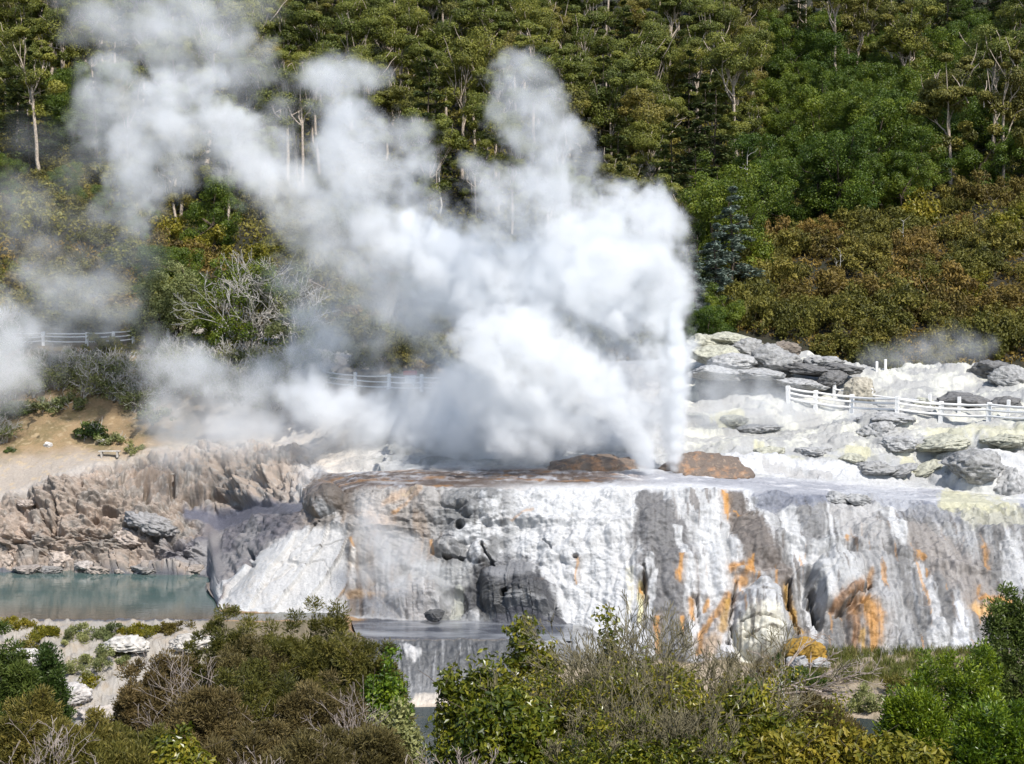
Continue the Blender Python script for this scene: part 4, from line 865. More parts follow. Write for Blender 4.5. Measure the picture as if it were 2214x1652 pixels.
# ================================================================== foreground shrubs
def fg(name, px, hw, top, D, lm, bm, label, cat="shrub", nc=100, nl=220, lf=(.12, .03), cr=.34, along='out', twig=20, stems=12, rt=.022, dome=.5, ghostn=0, depth=4, gr=.03, gleaf=0, spread=.5, part="foliage", sz=1.0, group=None, seed=None):
    x = (px-CX)/F*D; g = float(ground_z(x, D)); zt = float(at(px, top, D)[2]); H = max(1.0, zt-g); W = hw*D/F; sd_ = seed or int(px*3+top)
    if not ghostn:
        c = bushmass(sd_, W, H, nc, nl, lf, cr, along, stems, rt, twig)
        return single(name, c[0], c[1], lm, bm, (x, D, g-.1), label, cat, group, pn=(part, "twigs"))
    c = ghost(sd_, W, H*.86, ghostn, depth, gr, gleaf, lf, spread)
    return single(name, c[0], c[1], lm, bm, (x, D, g-.1), label, cat, group, pn=(part, "twigs"))
for a in [(610,165,1268,42,L_manuka,B_grey,"tallest dark olive feathery bush, topping the big left clump below the white slabs"),
 (530,110,1345,41,L_manukab,B_grey,"brownish feathery bush between the tallest bush and the left shoulder"),
 (690,105,1305,42.5,L_manuka,B_grey,"olive feathery bush just right of the tallest bush"),
 (815,75,1385,41,L_manuka,B_grey,"olive feathery bush above the bright green broad-leaved bush"),
 (745,105,1335,41,L_manuka,B_grey,"olive feathery bush at right shoulder of the big left clump"),
 (468,115,1312,43,L_manuka,B_brown,"olive feathery bush at left shoulder of the big clump beside the pool"),
 (335,105,1392,40,L_manukab,B_grey,"dark brownish feathery bush at left end of the big clump"),
 (560,135,1420,37,L_manuka,B_drift,"olive bush in the middle of the big left clump"),
 (690,115,1475,36,L_manukab,B_drift,"brown-olive bush right of the big clump's middle"),
 (430,125,1500,35,L_manukab,B_drift,"brown twiggy bush low in the big left clump"),
 (290,90,1560,33,L_manuka,B_grey,"green-olive feathery bush at bottom edge below the brownish one"),
 (165,115,1545,31,L_manuka,B_brown,"soft green feathery bush at bottom left"),
 (40,100,1500,32,L_manuka,B_brown,"soft green feathery bush in the bottom left corner"),
 (545,145,1575,32,L_manukab,B_drift,"brown bush at the bottom edge under the big clump"),
 (765,115,1565,32,L_manukab,B_drift,"grey-brown bush at bottom edge left of the stream gap"),
 (650,100,1605,29,L_manukab,B_grey,"low brown bush along the bottom edge"),
 (225,100,1605,28,L_manuka,B_drift,"low olive bush along bottom edge near the left corner"),
 (1790,85,1500,30,L_manukab,B_brown,"feathery brown-olive bush below the fallen branches"),]:
    fg("feathery_bush", *a, cat="bush", nc=260, nl=260, lf=(.11, .028), cr=.28, group="feathery bushes in the foreground")
for a in [(95,42,1385,44,L_dkgreen,B_brown,"dense dark green conical bush beside the white bank rocks"),(12,58,1335,42,L_dkgreen,B_brown,"dense dark green bush cut by the left edge under the pool")]:
    fg("dark_bush", *a, cat="bush", nc=150, nl=220, lf=(.12, .035), cr=.27)
for a in [(825,62,1418,39,L_bright,B_brown,"bright green broad-leaved bush at right end of the big left clump"),(850,48,1530,36,L_pale,B_brown,"pale grey-green leafy bush above the stream gap"),(385,55,1590,28,L_gloss,B_brown,"small glossy leafy bush at bottom edge under the big clump"),
 (1142,82,1322,30,L_gloss,B_brown,"tall glossy yellow-green bush in front of the dark wet cave"),(1015,85,1408,29,L_gloss,B_brown,"yellowish glossy bush right of the stream gap"),(1095,120,1480,26,L_gloss,B_brown,"dark glossy bush at bottom centre below the tall glossy one"),
 (1640,85,1478,27,L_gloss,B_brown,"yellow-green leafy bush right of the bare twiggy shrubs"),(1330,55,1345,31,L_gloss,B_mossy,"small leafy bush among the bare twiggy shrubs"),(1700,100,1585,25,L_olive,B_brown,"low yellow-green leafy bush at the bottom edge, left of two alike"),(1850,110,1572,25,L_olive,B_brown,"low yellow-green leafy bush at the bottom edge, between two others"),(1965,90,1600,24,L_olive,B_brown,"low yellow-green leafy bush under the bright round bush")]:
    fg("leafy_bush", *a, cat="bush", nc=170, nl=70, lf=(.125, .06), cr=.28, along=None, group="leafy bushes in the foreground")
for a in [(2060,145,1392,30,L_bright,B_brown,"big bright green round bush in the lower right"),(2195,66,1215,33,L_dkgreen,B_brown,"tall dark green bush at right edge in front of the terrace"),(1985,75,1470,28,L_bright,B_brown,"bright green lower-left lobe bush beside the big round bush"),(2175,120,1500,24,L_bright,B_brown,"bright green bush in the bottom right corner")]:
    fg("round_bush", *a, cat="bush", nc=330, nl=110, lf=(.085, .032), cr=.23, along='out', twig=6)
for a, gl in [((1405,190,1250,27,L_gloss,B_mossy,"largest bare twiggy shrub, its thin twigs crossing the white terrace"),10),((1265,120,1335,28,L_gloss,B_mossy,"bare mossy-twigged shrub left of the largest one"),14),((1525,115,1325,29,L_gloss,B_mossy,"bare twiggy shrub right of the largest one"),12),((1330,170,1450,25,L_gloss,B_mossy,"low bare grey shrub at bottom centre under the twiggy ones"),12),((1500,150,1480,25,L_gloss,B_mossy,"low bare grey shrub at bottom right of centre"),14)]:
    fg("twiggy_shrub", *a, cat="shrub", ghostn=11, depth=6, gr=.026, gleaf=gl*2, lf=(.085, .036), spread=.33, group="bare twiggy shrubs in the foreground")
for a in [(415,50,1345,36,None,B_drift,"bleached dead branches fanning up from the left clump"),(770,75,1440,34,None,B_drift,"bleached dead branches at right of the left clump"),(700,110,1540,29,None,B_grey,"grey leafless brush near the bottom of the left clump"),(75,85,1500,25,None,B_drift,"bare white twigs in the bottom left corner"),(560,110,1560,28,None,B_drift,"dry pale twigs along the bottom of the left clump"),(1000,60,1560,24,None,B_drift,"dry pale twigs in the glossy bush at bottom centre"),(905,24,1560,26,None,B_drift,"thin dry stems standing in the stream gap")]:
    fg("dead_branches", *a, cat="dead branches", ghostn=6, depth=4, gr=.024, spread=.45, group="dead branches in the foreground")
# small plants on the far bank and by the pool rim
for nm, px, py, W, H, lm, label in [("small_shrub",1745,1488,.95,1.15,L_dkgreen,"small deep green shrub above the fallen branches"),("small_shrub",1868,1532,1.0,1.25,L_pale,"small grey-green shrub right of the fallen branches"),("small_shrub",1655,1462,.8,.9,L_scrub,"small rusty shrub at the foot of the cream boulder"),("small_shrub",1700,1450,.6,.9,L_dkgreen,"small dark shrub left of the golden boulder"),("small_shrub",1580,1500,1.3,1.0,L_olive,"small light green shrub behind the bare twigs at the cliff foot"),
    ("small_shrub",1450,1480,1.6,1.0,L_manukab,"dull brown shrub at the cliff foot behind the bare twigs"),("small_shrub",1960,1500,1.4,1.2,L_scrubg,"olive shrub behind the big bright round bush"),("rim_shrub",40,1352,1.0,.5,L_olive,"low yellow-green plant at the pool rim near the left edge"),("rim_shrub",105,1368,.9,.45,L_olive,"low yellow-green plant on the pool rim"),("rim_shrub",165,1382,.9,.7,L_pale,"pale twiggy plant on the pool rim right of the yellow-green ones"),("rim_shrub",230,1372,.9,.6,L_pale,"pale plant on the pool rim between white rocks"),("rim_shrub",300,1365,1.0,.5,L_olive,"yellow-green plant on the chalky rim left of the big clump"),("rim_shrub",70,1415,1.2,.8,L_scrubg,"olive shrub on the near bank by the left edge"),("rim_shrub",250,1430,1.1,.8,L_pale,"pale shrub on the near bank left of the brownish bush"),("rim_shrub",380,1360,1.1,.6,L_scrub,"rusty low shrub at the pool rim"),("rim_shrub",120,1520,1.2,.7,L_olive,"yellow-green shrub low on the near bank"),("rim_shrub",165,1450,1.3,.7,L_pale,"low grey-green shrub on the white bank rocks"),("rim_shrub",205,1475,.8,.5,L_olive,"small green plant lowest on the white bank rocks")]:
    c = shrub(int(px+py), W, H, 34, 110, (.12, .055), .26, along='out', twig=16, rt=.02, wl=.4)
    single(nm, c[0], c[1], lm, B_drift, sheetloc(px, py, -.12), label, "shrub", pn=("foliage", "twigs"))
def deadtree(name, px, py, seed, n, L, r, dirs, label, bm, depth=3):
    rg = np.random.default_rng(seed); paths = []; ends = []
    for i in range(n):
        d = unit(np.array(dirs[i % len(dirs)], float)+rg.normal(0, .15, 3)); grow(rg, (rg.normal(0, .3), rg.normal(0, .3), .1*i*.3), d, L*rg.uniform(.6, 1), r, depth, paths, ends, (2, 3), .42, .62, .02, 4, r*.2, .12)
    w_ = tubes(paths, 5); e = empty(name); e.location = sheetloc(px, py, .05); obj("branches", mesh("branches", w_[0], w_[1], bm), e); return tag(e, label, "dead tree")
deadtree("fallen_branches", 1650, 1512, 5, 7, 3.0, .09, [(1,-.1,.22),(1,.1,.1),(.9,-.2,.35),(1,.2,.05)], "tangle of bleached fallen branches lying on the bank below the golden boulder", B_drift)
deadtree("fallen_branches", 1780, 1500, 6, 5, 2.6, .07, [(1,0,.35),(-1,0,.15),(.8,-.1,.45)], "fallen grey branches propped between the two small green shrubs", B_drift)
deadtree("dead_sapling", 1668, 1470, 7, 2, 1.9, .05, [(-.1,0,1),(.35,0,.9)], "dark leafless sapling standing against the cream boulder", B_grey)
deadtree("dead_sapling", 1706, 1520, 8, 2, 1.6, .05, [(-.2,0,1),(.2,0,1)], "pale leafless sapling standing above the fallen branches", B_white)
# grass at the foot of the cliff
rg = np.random.default_rng(950); pts = []
for k in range(420):
    px = rg.uniform(1700, 2140); py = rg.uniform(1408, 1480) if px > 1760 else rg.uniform(1425, 1500); pts.append(on_sheet(px, py))
pts = np.array(pts); ci = np.repeat(np.arange(len(pts)), 26); m = len(ci); a = rg.uniform(0, 6.28, m); q = rg.uniform(.1, .8, m)
A = unit(np.stack([np.cos(a)*q, np.sin(a)*q, np.ones(m)], 1)); Lg = rg.uniform(.25, .65, m); Pc = pts[ci]+rg.normal(0, .12, (m, 3))*np.array([1, 1, .1])+A*Lg[:, None]*.45
V, Fc = leaves(Pc, A, unit(rg.normal(0, 1, (m, 3))), Lg, np.full(m, .028))
L_grass = leaf_mat("bank_grass", (.06,.085,.015), (.14,.16,.03), (.30,.25,.10), .6, .25)
tag(obj("grass", mesh("grass", V, Fc, L_grass, attrs={"tint": np.repeat(np.clip(.45+.5*fbm(Pc[:, 0]*.6, Pc[:, 1], 0, 2, 5)+rg.normal(0, .2, m), 0, 1), 4)}, smooth=False)), "green and straw-coloured grass along the foot of the terrace", "grass", kind="stuff")

# ================================================================== boulders
def ico(n=4):
    me = bpy.data.meshes.new("t"); import bmesh
    b = bmesh.new(); bmesh.ops.create_icosphere(b, subdivisions=n, radius=1); b.to_mesh(me); b.free()
    V = np.empty(len(me.vertices)*3); me.vertices.foreach_get("co", V); Fc = np.empty(len(me.polygons)*3, np.int32); me.polygons.foreach_get("vertices", Fc); bpy.data.meshes.remove(me)
    return V.reshape(-1, 3), Fc.reshape(-1, 3)
IV, IF = ico(5)
_rm = {}
def rmat(c, var=.3, bs=1.6):
    k = (tuple(c), var)
    if k not in _rm: _rm[k] = rock_mat("boulder_rock", False, c, var, bs)
    return _rm[k]
mm_, mnt, mbs = newmat("mound_crust"); mA = noise_node(mnt, 1.3, 6, .65); mB = noise_node(mnt, 4.5, 5, .6); mC = noise_node(mnt, 20, 4, .6)
mcol = mixc(mnt, mth(mnt, 'MULTIPLY', mth(mnt, 'SUBTRACT', mA.outputs[0], .49), 7, clamp=True), (.15,.115,.09), (.33,.19,.105))
mcol = mixc(mnt, mth(mnt, 'MULTIPLY', mth(mnt, 'SUBTRACT', mB.outputs[0], .57), 5, clamp=True), mcol, (.42,.31,.22))
mcol = mixc(mnt, mth(mnt, 'MULTIPLY', mth(mnt, 'SUBTRACT', mC.outputs[0], 0.66), 9, clamp=True), mcol, (.55,.50,.44))
mnt.links.new(mcol, mbs.inputs["Base Color"]); mbs.inputs["Roughness"].default_value = .6; bump(mnt, mbs, [(mB.outputs[0], .18), (mC.outputs[0], .05)])
def boulder(name, px, py, rx, ry, c, label, seed, D=None, facets=7, rough=.12, depth=1.0, tilt=0, cat="rock", dz=0, sink=.25, group=None, strata=0):
    """(px, py) centre and (rx, ry) half size in photo px"""
    L_ = on_sheet(px, py+ry*.7) if D is None else at(px, py+ry*.7, D); d = L_[1]; s_ = F/d
    rg = np.random.default_rng(seed); V = IV.copy()
    for k in range(facets):
        n = unit(rg.normal(0, 1, 3)); h = rg.uniform(.62, .92); o = V@n-h; V -= np.clip(o, 0, None)[:, None]*n*.85
    sh = rg.uniform(0, 50, 3)
    dd = .30*fbm(V[:, 0]*1.1+sh[0], V[:, 1]*1.1+sh[1], V[:, 2]*1.1, 3, seed)+rough*fbm(V[:, 0]*3+sh[0], V[:, 1]*3, V[:, 2]*3+sh[2], 4, seed+3, billow=True)
    dd -= .16*np.clip(fbm(V[:, 0]*1.6+sh[0], V[:, 1]*1.6, V[:, 2]*1.9, 2, seed+9, ridged=True)-.55, 0, 1)*2
    if strata: dd += .018*np.sign(np.sin(V[:, 2]*9+2*perlin(V[:, 0]*1.5, V[:, 1]*1.5, V[:, 2], seed)))
    V = V*(1+dd[:, None]); W = rx/s_; H = ry/s_; V = V*np.array([W, W*depth, H])
    a = R(tilt); V = np.stack([V[:, 0]*math.cos(a)+V[:, 2]*math.sin(a), V[:, 1], -V[:, 0]*math.sin(a)+V[:, 2]*math.cos(a)], 1)
    o = obj(name, mesh(name, V, IF, mm_ if cat == "rock mound" else rmat(c))); o.location = (L_[0], L_[1]+.15*W, L_[2]+H*(.7-sink)+dz); return tag(o, label, cat, group)
BR = (.25,.135,.075); BG = (.17,.145,.125); GR = (.34,.335,.325); LG = (.43,.425,.415); YG = (.46,.45,.36); DG = (.17,.165,.16)
boulder("vent_mound", 1282, 1001, 128, 50, BR, "low orange-brown mound left of the geyser vent", 1, D=97.0, facets=2, rough=.09, depth=.6, cat="rock mound", sink=.72)
boulder("vent_mound", 1524, 995, 102, 64, BG, "dark brown domed mound right of the geyser vent", 2, D=96.4, facets=3, rough=.10, depth=.7, cat="rock mound", sink=.72)
boulder("golden_boulder", 1744, 1402, 46, 32, (.36,.21,.03), "golden-orange boulder at the foot of the terrace", 3, facets=8, D=81.6)
boulder("boulder", 1724, 1428, 27, 19, LG, "small whitish boulder in front of the golden boulder", 4, facets=6, D=80.8)
boulder("boulder", 1770, 1432, 26, 14, LG, "flat whitish boulder right of the small one under the golden boulder", 44, facets=6, D=80.8)
boulder("boulder", 940, 1328, 22, 13, (.09,.09,.09), "small dark wet boulder at the back of the basin", 5, facets=3, D=85.0)
for i, (px, py, rx, ry, c, lab, ti) in enumerate([(678,1118,30,14,(.20,.14,.085),"brown plate jutting from the left end of the terrace lip",-20),(655,1128,26,9,(.24,.2,.15),"smaller brown plate below the jutting one",-14),(700,1100,36,22,(.11,.09,.075),"dark rounded rock at the left end of the terrace lip",0)]):
    boulder("lip_rock", px, py, rx, ry, c, lab, 10+i, D=91.6, tilt=ti, strata=1)
RG = [(1519,742,42,26,YG,"leftmost yellowish slab of the rock ridge beside the column"),(1578,733,64,18,YG,"long yellowish capping slab on top of the rock ridge"),(1553,764,58,24,YG,"pale block under the ridge's capping slab"),(1620,752,40,26,GR,"grey block right of the capping slab"),(1662,760,46,32,GR,"tall grey block mid ridge"),(1592,780,60,20,LG,"flat pale rock below the ridge blocks"),(1694,779,62,26,GR,"broad grey slab right of the ridge's tall block"),(1704,752,36,18,(.24,.2,.16),"brownish rock on the ridge skyline"),(1776,779,50,17,GR,"sloping grey slab on the ridge's right end"),(1748,796,66,14,DG,"thin dark slab low on the ridge"),(1818,795,52,15,DG,"last dark slab at the ridge's right tip"),(1550,802,70,18,LG,"wide pale slab at the ridge foot"),(1645,806,70,16,LG,"flat pale slab mid ridge foot"),(1800,816,38,20,DG,"dark block under the ridge's right tip"),(1862,838,34,30,(.44,.40,.32),"tan rock standing right of the ridge"),(1730,826,60,14,LG,"low pale slab right of the ridge foot")]
for i, (px, py, rx, ry, c, lab) in enumerate(RG): boulder("ridge_slab", px, py, rx, ry, c, lab, 20+i, facets=13, rough=.09, depth=.8, tilt=rng.uniform(-4, 10), strata=1, group="slabs of the rock ridge", D=117-(py-733)*.06)
for i, (px, py, rx, ry, c, lab) in enumerate([(2142,792,60,26,DG,"dark layered rock below the scrub at far right"),(2190,806,50,24,GR,"grey rock cut by the right edge under the scrub"),(2085,862,58,28,DG,"dark craggy rock behind the white fence"),(2175,868,46,18,DG,"flat dark rock behind the fence at right edge"),(2000,866,26,14,YG,"small yellowish rock left of the dark craggy rock"),(1905,922,44,24,LG,"pale grey rock on the white flats below the fence"),(1950,955,44,20,LG,"pale block right of the white flats"),(2010,1008,48,14,YG,"tilted yellow-white slab with a dark hollow under it"),(1886,1006,54,17,GR,"flat grey rock at the edge of the white pool"),(1940,1014,48,14,GR,"low grey rock left of the tilted slab"),(2050,952,76,18,YG,"long sulphur-yellow block near the right edge"),(2180,945,60,16,YG,"sulphur-yellow ledge at the right edge"),(1812,1070,34,15,LG,"white hump with a dark underside on the terrace edge, left of two"),(1857,1074,30,14,LG,"white hump with a dark underside on the terrace edge, right of two"),(1590,908,34,13,YG,"yellow rocks on the flats right of the column"),(1843,988,30,12,YG,"yellow knob at the back of the white pool"),(1660,975,40,14,YG,"yellow-capped ledge block above the right vent mound"),(1760,972,46,13,LG,"pale ledge block mid terrace back"),(2110,990,70,40,GR,"big lumpy grey rock at right, above the yellow patch"),(2190,1030,46,44,LG,"pale lumpy rock at the right edge above the yellow patch"),(1920,900,70,14,LG,"long low pale rock just below the fence"),(1640,925,50,10,LG,"low white rock on the flats right of the column")]):
    boulder("terrace_rock", px, py, rx, ry, c, lab, 60+i, facets=12, depth=.8, rough=.13, sink=.42, tilt=(-24 if "tilted" in lab else rng.uniform(-5, 5)))
for i, (px, py, rx, ry, c, lab) in enumerate([(105,960,10,7,(.75,.72,.68),"small white stone on the sandy bank"),(58,1088,20,9,(.5,.42,.36),"small flat stone on the outcrop's left end"),(330,1128,56,22,(.30,.29,.285),"dark tilted slab above the pool in the rock outcrop"),(130,1205,40,22,(.55,.46,.39),"pinkish boulder at the pool's back edge"),(20,1205,26,30,(.52,.43,.36),"pinkish boulder at the pool's back left corner"),(280,1160,44,20,(.5,.42,.36),"tan boulder below the dark tilted slab"),(190,1222,26,12,(.45,.40,.36),"small tan boulder at the waterline"),(150,1500,50,26,(.55,.51,.47),"whitish boulder on the near bank between the green bushes"),(215,1540,50,22,(.52,.46,.40),"lower whitish boulder on the near bank"),(280,1395,60,20,(.62,.58,.52),"chalky white rock of the pool rim"),(420,1385,60,18,(.60,.55,.48),"chalky rock at the pool rim beside the big clump"),(60,1420,50,22,(.58,.54,.50),"whitish rock on the near bank at left edge")]):
    boulder("bank_rock", px, py, rx, ry, c, lab, 100+i, facets=6, rough=.2, depth=.8, tilt=(18 if "tilted" in lab else 0))

for i, (px, rx, ry) in enumerate([(60,34,10),(110,24,9),(215,30,11),(262,22,8),(318,40,12),(372,28,9),(420,30,10)]):
    boulder("shore_rock", px, 1236-ry*.6, rx, ry, [(.36,.31,.27),(.30,.28,.26),(.40,.34,.29)][i % 3], "%s %s rock at the far shore of the pool" % (["first","second","third","fourth","fifth","sixth","seventh"][i]+" from left", ["tan","grey","pinkish"][i % 3]), 140+i, facets=6, rough=.2, depth=.9, group="rocks along the pool's far shore", D=99)
# ================================================================== fences
mw, wnt, wb = newmat("weathered_white_timber")
wn_ = noise_node(wnt, 14, 5, .6); wnt.links.new(mixc(wnt, mth(wnt, 'MULTIPLY', mth(wnt, 'SUBTRACT', wn_.outputs[0], .45), 3, clamp=True), (.82,.81,.79), (.66,.64,.61)), wb.inputs["Base Color"]); wb.inputs["Roughness"].default_value = .75
mb, bnt_, bb = newmat("brown_timber"); bb.inputs["Base Color"].default_value = (.42,.33,.26,1); bb.inputs["Roughness"].default_value = .85
def prism(w, d, h, bev=.02):
    """square post with a chamfered top"""
    def ring(z, k): return [(-w/2*k, -d/2*k, z), (w/2*k, -d/2*k, z), (w/2*k, d/2*k, z), (-w/2*k, d/2*k, z)]
    V = np.array(ring(-.4, 1)+ring(h-bev, 1)+ring(h, .7)); f = [(i+k, (i+1) % 4+k, (i+1) % 4+4+k, i+4+k) for k in (0, 4) for i in range(4)]+[(8, 9, 10, 11)]
    return V, np.array(f)
def fence(name, posts, ph, rails, label, mat=None, rail_from=None, pw=.16, rr=.055, group="white timber fences"):
    mat = mat or mw; P_ = np.array([on_sheet(x, y) for x, y in posts]); e = empty(name, P_[0]); tag(e, label, "fence", group); a0 = math.atan2(*(P_[-1]-P_[0])[[1, 0]]); pv, pf_ = prism(pw, pw, ph)
    pm = mesh("post", pv, pf_, mat, smooth=False)
    for p in P_: o = obj("post", pm, e, p-P_[0]+np.array([0, 0, -.05])); o.rotation_euler = (rng.normal(0, .02), rng.normal(0, .02), a0)
    for i in range(len(P_)-1):
        for h in rails:
            a = P_[i]-P_[0]+np.array([0, -.09, h+rng.normal(0, .02)]); b = P_[i+1]-P_[0]+np.array([0, -.09, h+rng.normal(0, .02)]); t = np.linspace(-.01, 1.01, 6)[:, None]; pp = a+(b-a)*t; pp[:, 2] -= .05*np.sin(np.pi*t[:, 0].clip(0, 1))
            v, f = tubes([(pp, np.full(6, rr))], 6); obj("rail", mesh("rail", v, f, mat), e)
    return e
fence("rail_fence", [(2338,922),(2238,916),(2138,910),(2036,905),(1940,897),(1842,889),(1765,881),(1707,872)], 1.3, [.35, .75, 1.08], "white timber fence crossing the terrace at right, below the dark craggy rock", pw=.27, rr=.085)
fence("rail_fence", [(2270,905),(2180,899),(2076,892),(2012,885),(1885,868),(1805,858)], 1.1, [.55], "second white fence just behind the front one at right", pw=.2, rr=.06)
fence("rail_fence", [(700,836),(770,842),(842,846),(912,847),(985,845),(1050,846),(1115,848)], 1.28, [.3, .68, 1.02], "white timber fence seen through the mist behind the terrace", pw=.2)
fence("rail_fence", [(20,748),(95,747),(190,748),(245,746),(290,742)], 1.15, [.35, .7, 1.0], "white timber fence left of the big round shrubs", pw=.22)
o = obj("fence_post", mesh("fence_post", *prism(.26, .26, 1.5), mw, smooth=False)); o.location = on_sheet(365, 748); tag(o, "single white post in front of the big round grey-green shrub", "post")
for px, lab in ((1897, "shorter white post beyond the flats below the scrub"), (1916, "taller white post beyond the flats, right of the shorter one")):
    o = obj("marker_post", mesh("marker_post", *prism(.17, .17, .8 if px > 1900 else .65), mw, smooth=False)); o.location = on_sheet(px, 800); tag(o, lab, "post")
def hillfence(posts, label):
    P_ = []
    for px, py in posts:
        for D in np.arange(112, 170, .5):
            x = (px-CX)/F*D; z = float(hill_z(x, D))
            if HZ-(z-CAMZ)*F/D <= py: break
        P_.append((x, D, z))
    P_ = np.array(P_); e = empty("path_fence", P_[0]); tag(e, label, "fence"); pm = mesh("post", *prism(.2, .2, 1.2), mb, smooth=False)
    for p in P_: obj("post", pm, e, p-P_[0])
    for i in range(len(P_)-1):
        for h in (.55, 1.05):
            v, f = tubes([(np.array([P_[i]-P_[0]+[0, 0, h], P_[i+1]-P_[0]+[0, 0, h]]), np.full(2, .055))], 5); obj("rail", mesh("rail", v, f, mb), e)
hillfence([(672,632),(712,652),(748,672),(793,698),(840,724)], "brown handrail fence climbing the path behind the round shrubs")
# bench and notice board
e = empty("plank_bench", on_sheet(238, 990)); tag(e, "low weathered plank bench on the sandy bank", "bench")
for nm, sz, lc in (("seat", (1.5,.35,.07), (0,0,.4)), ("leg", (.12,.3,.45), (-.55,0,0)), ("leg", (.12,.3,.45), (.55,0,0))):
    v, f = prism(sz[0], sz[1], sz[2], .01); v[:, 2] = np.where(v[:, 2] < -.3, 0, v[:, 2]); obj(nm, mesh(nm, v, f, B_white, smooth=False), e, lc)
mr, rnt, rb_ = newmat("red_paint"); rb_.inputs["Base Color"].default_value = (.45,.09,.07,1); rb_.inputs["Roughness"].default_value = .6
e = empty("lookout_box", on_sheet(886, 840)); tag(e, "small red-topped box behind the misted fence", "box")
for nm, sz, lc, mm in (("body", (.75,.6,.85), (0,.8,0), mw), ("lid", (.95,.7,.3), (0,.8,.86), mr)):
    v, f = prism(sz[0], sz[1], sz[2], .02); v[:, 2] = np.where(v[:, 2] < -.3, 0, v[:, 2]); obj(nm, mesh(nm, v, f, mm, smooth=False), e, lc)
o = obj("log", mesh("log", *tubes([(np.array([[-1.1,0,.1],[0,.05,.16],[1.1,.1,.3]]), np.array([.07,.06,.04]))], 6), B_white)); o.location = on_sheet(375, 1030); tag(o, "thin bleached pole lying on the outcrop below the sandy bank", "log")
print("script done", round(time.time()-T0, 1))
# ================================================================== steam
def steam_material(name, dens, aniso=0.0):
    m = bpy.data.materials.new(name); m.use_nodes = True; nt = m.node_tree; nt.nodes.clear()
    mo = nt.nodes.new('ShaderNodeOutputMaterial'); pv = nt.nodes.new('ShaderNodeVolumePrincipled'); nt.links.new(pv.outputs[0], mo.inputs['Volume'])
    pv.inputs['Density'].default_value = dens; pv.inputs['Color'].default_value = (.975, .982, .988, 1); pv.inputs['Anisotropy'].default_value = aniso
    return m
def core_material(name, dens):
    m = bpy.data.materials.new(name); m.use_nodes = True; nt = m.node_tree; nt.nodes.clear()
    mo = nt.nodes.new('ShaderNodeOutputMaterial'); pv = nt.nodes.new('ShaderNodeVolumeScatter'); nt.links.new(pv.outputs[0], mo.inputs['Volume'])
    pv.inputs['Density'].default_value = dens; pv.inputs['Color'].default_value = (.975, .982, .988, 1)
    return m

def steam_field(puffs, vox, amp=.55, freq=.30, edge=.35, rise=(.15, 0, .5), seed=0, soft=1.0, pad=1.5, zs=1.0):
    """puffs: (px, py, D, r_px, density). Returns origin, step, density grid."""
    pu = np.array(puffs, float); c = at(pu[:, 0], pu[:, 1], pu[:, 2]); r = pu[:, 3]*pu[:, 2]/F
    lo = (c-r[:, None]*1.25).min(0)-pad; hi = (c+r[:, None]*1.25).max(0)+pad
    n = np.maximum(2, np.ceil((hi-lo)/vox).astype(int))
    ax = [lo[i]+vox*np.arange(n[i]) for i in range(3)]
    S = np.full(n, -9., np.float32); W = np.zeros(n, np.float32); DW = np.zeros(n, np.float32); RR = np.zeros(n, np.float32)
    for i in range(len(pu)):
        R_ = r[i]*1.9+1.0
        sl = tuple(slice(max(0, int((c[i, k]-R_-lo[k])/vox)), min(n[k], int((c[i, k]+R_-lo[k])/vox)+2)) for k in range(3))
        if min(s_.stop-s_.start for s_ in sl) <= 0: continue
        x = ax[0][sl[0]][:, None, None]-c[i, 0]; y = ax[1][sl[1]][None, :, None]-c[i, 1]; z = ax[2][sl[2]][None, None, :]-c[i, 2]
        q = np.sqrt(x*x+y*y+z*z)/r[i]
        s_ = ((1-q)*min(r[i], 3.0)).astype(np.float32)
        S[sl] = np.maximum(S[sl], s_)+.12*np.exp(-np.abs(S[sl]-s_)/.5)*(np.minimum(S[sl], s_) > -3)
        w_ = np.exp(-3*q*q).astype(np.float32); W[sl] += w_; DW[sl] += w_*pu[i, 4]; RR[sl] += w_*r[i]
    act = np.nonzero(S > -3.0)
    x = ax[0][act[0]]; y = ax[1][act[1]]; z = ax[2][act[2]]*zs; s_ = S[act]; w_ = W[act]+1e-9
    rr = np.clip(RR[act]/w_, .3, 3.5); dn = DW[act]/w_
    wx = .9*perlin(x*freq*.7, y*freq*.7, z*freq*.7, seed+1); wz = .9*perlin(x*freq*.7, y*freq*.7, z*freq*.7+9, seed+2)
    f = 1/np.clip(rr/2.2, .45, 1.5)
    b = fbm((x+wx)*freq, y*freq, (z+wz)*freq, 5, seed+5, gain=.55, billow=True)
    b2 = fbm((x+wx)*freq*2.9, y*freq*2.9, (z+wz)*freq*2.9, 4, seed+15, gain=.6, billow=True)
    sd = s_ + amp*np.minimum(rr, 2.4)*(b*1.1-.12)*np.clip((rr-.2)/1.2, .35, 1) + amp*.62*np.minimum(rr, 1.2)*b2
    er = fbm((x+wx)*freq*4.2, y*freq*4.2, (z+wz)*freq*4.2, 4, seed+35, gain=.6, ridged=True)
    sd = sd - .42*np.minimum(rr, 1.6)*np.clip(er+.15, 0, 1)*np.clip((rr-.5)/1.1, .1, 1)
    e = edge*np.clip(rr, .25, 2.5)*soft
    d = sstep(-e, e*1.3, sd)*dn*(1-.0*f)
    d = d*np.clip(.8+1.5*fbm(x*freq*1.7, y*freq*1.7, z*freq*1.7, 5, seed+25, gain=.65), .08, 1.9)
    G = np.zeros(n, np.float32); G[act] = d
    for k in range(3):                                     # empty margin
        ix = [slice(None)]*3; ix[k] = 0; G[tuple(ix)] = 0; ix[k] = -1; G[tuple(ix)] = 0
    return lo, vox, G

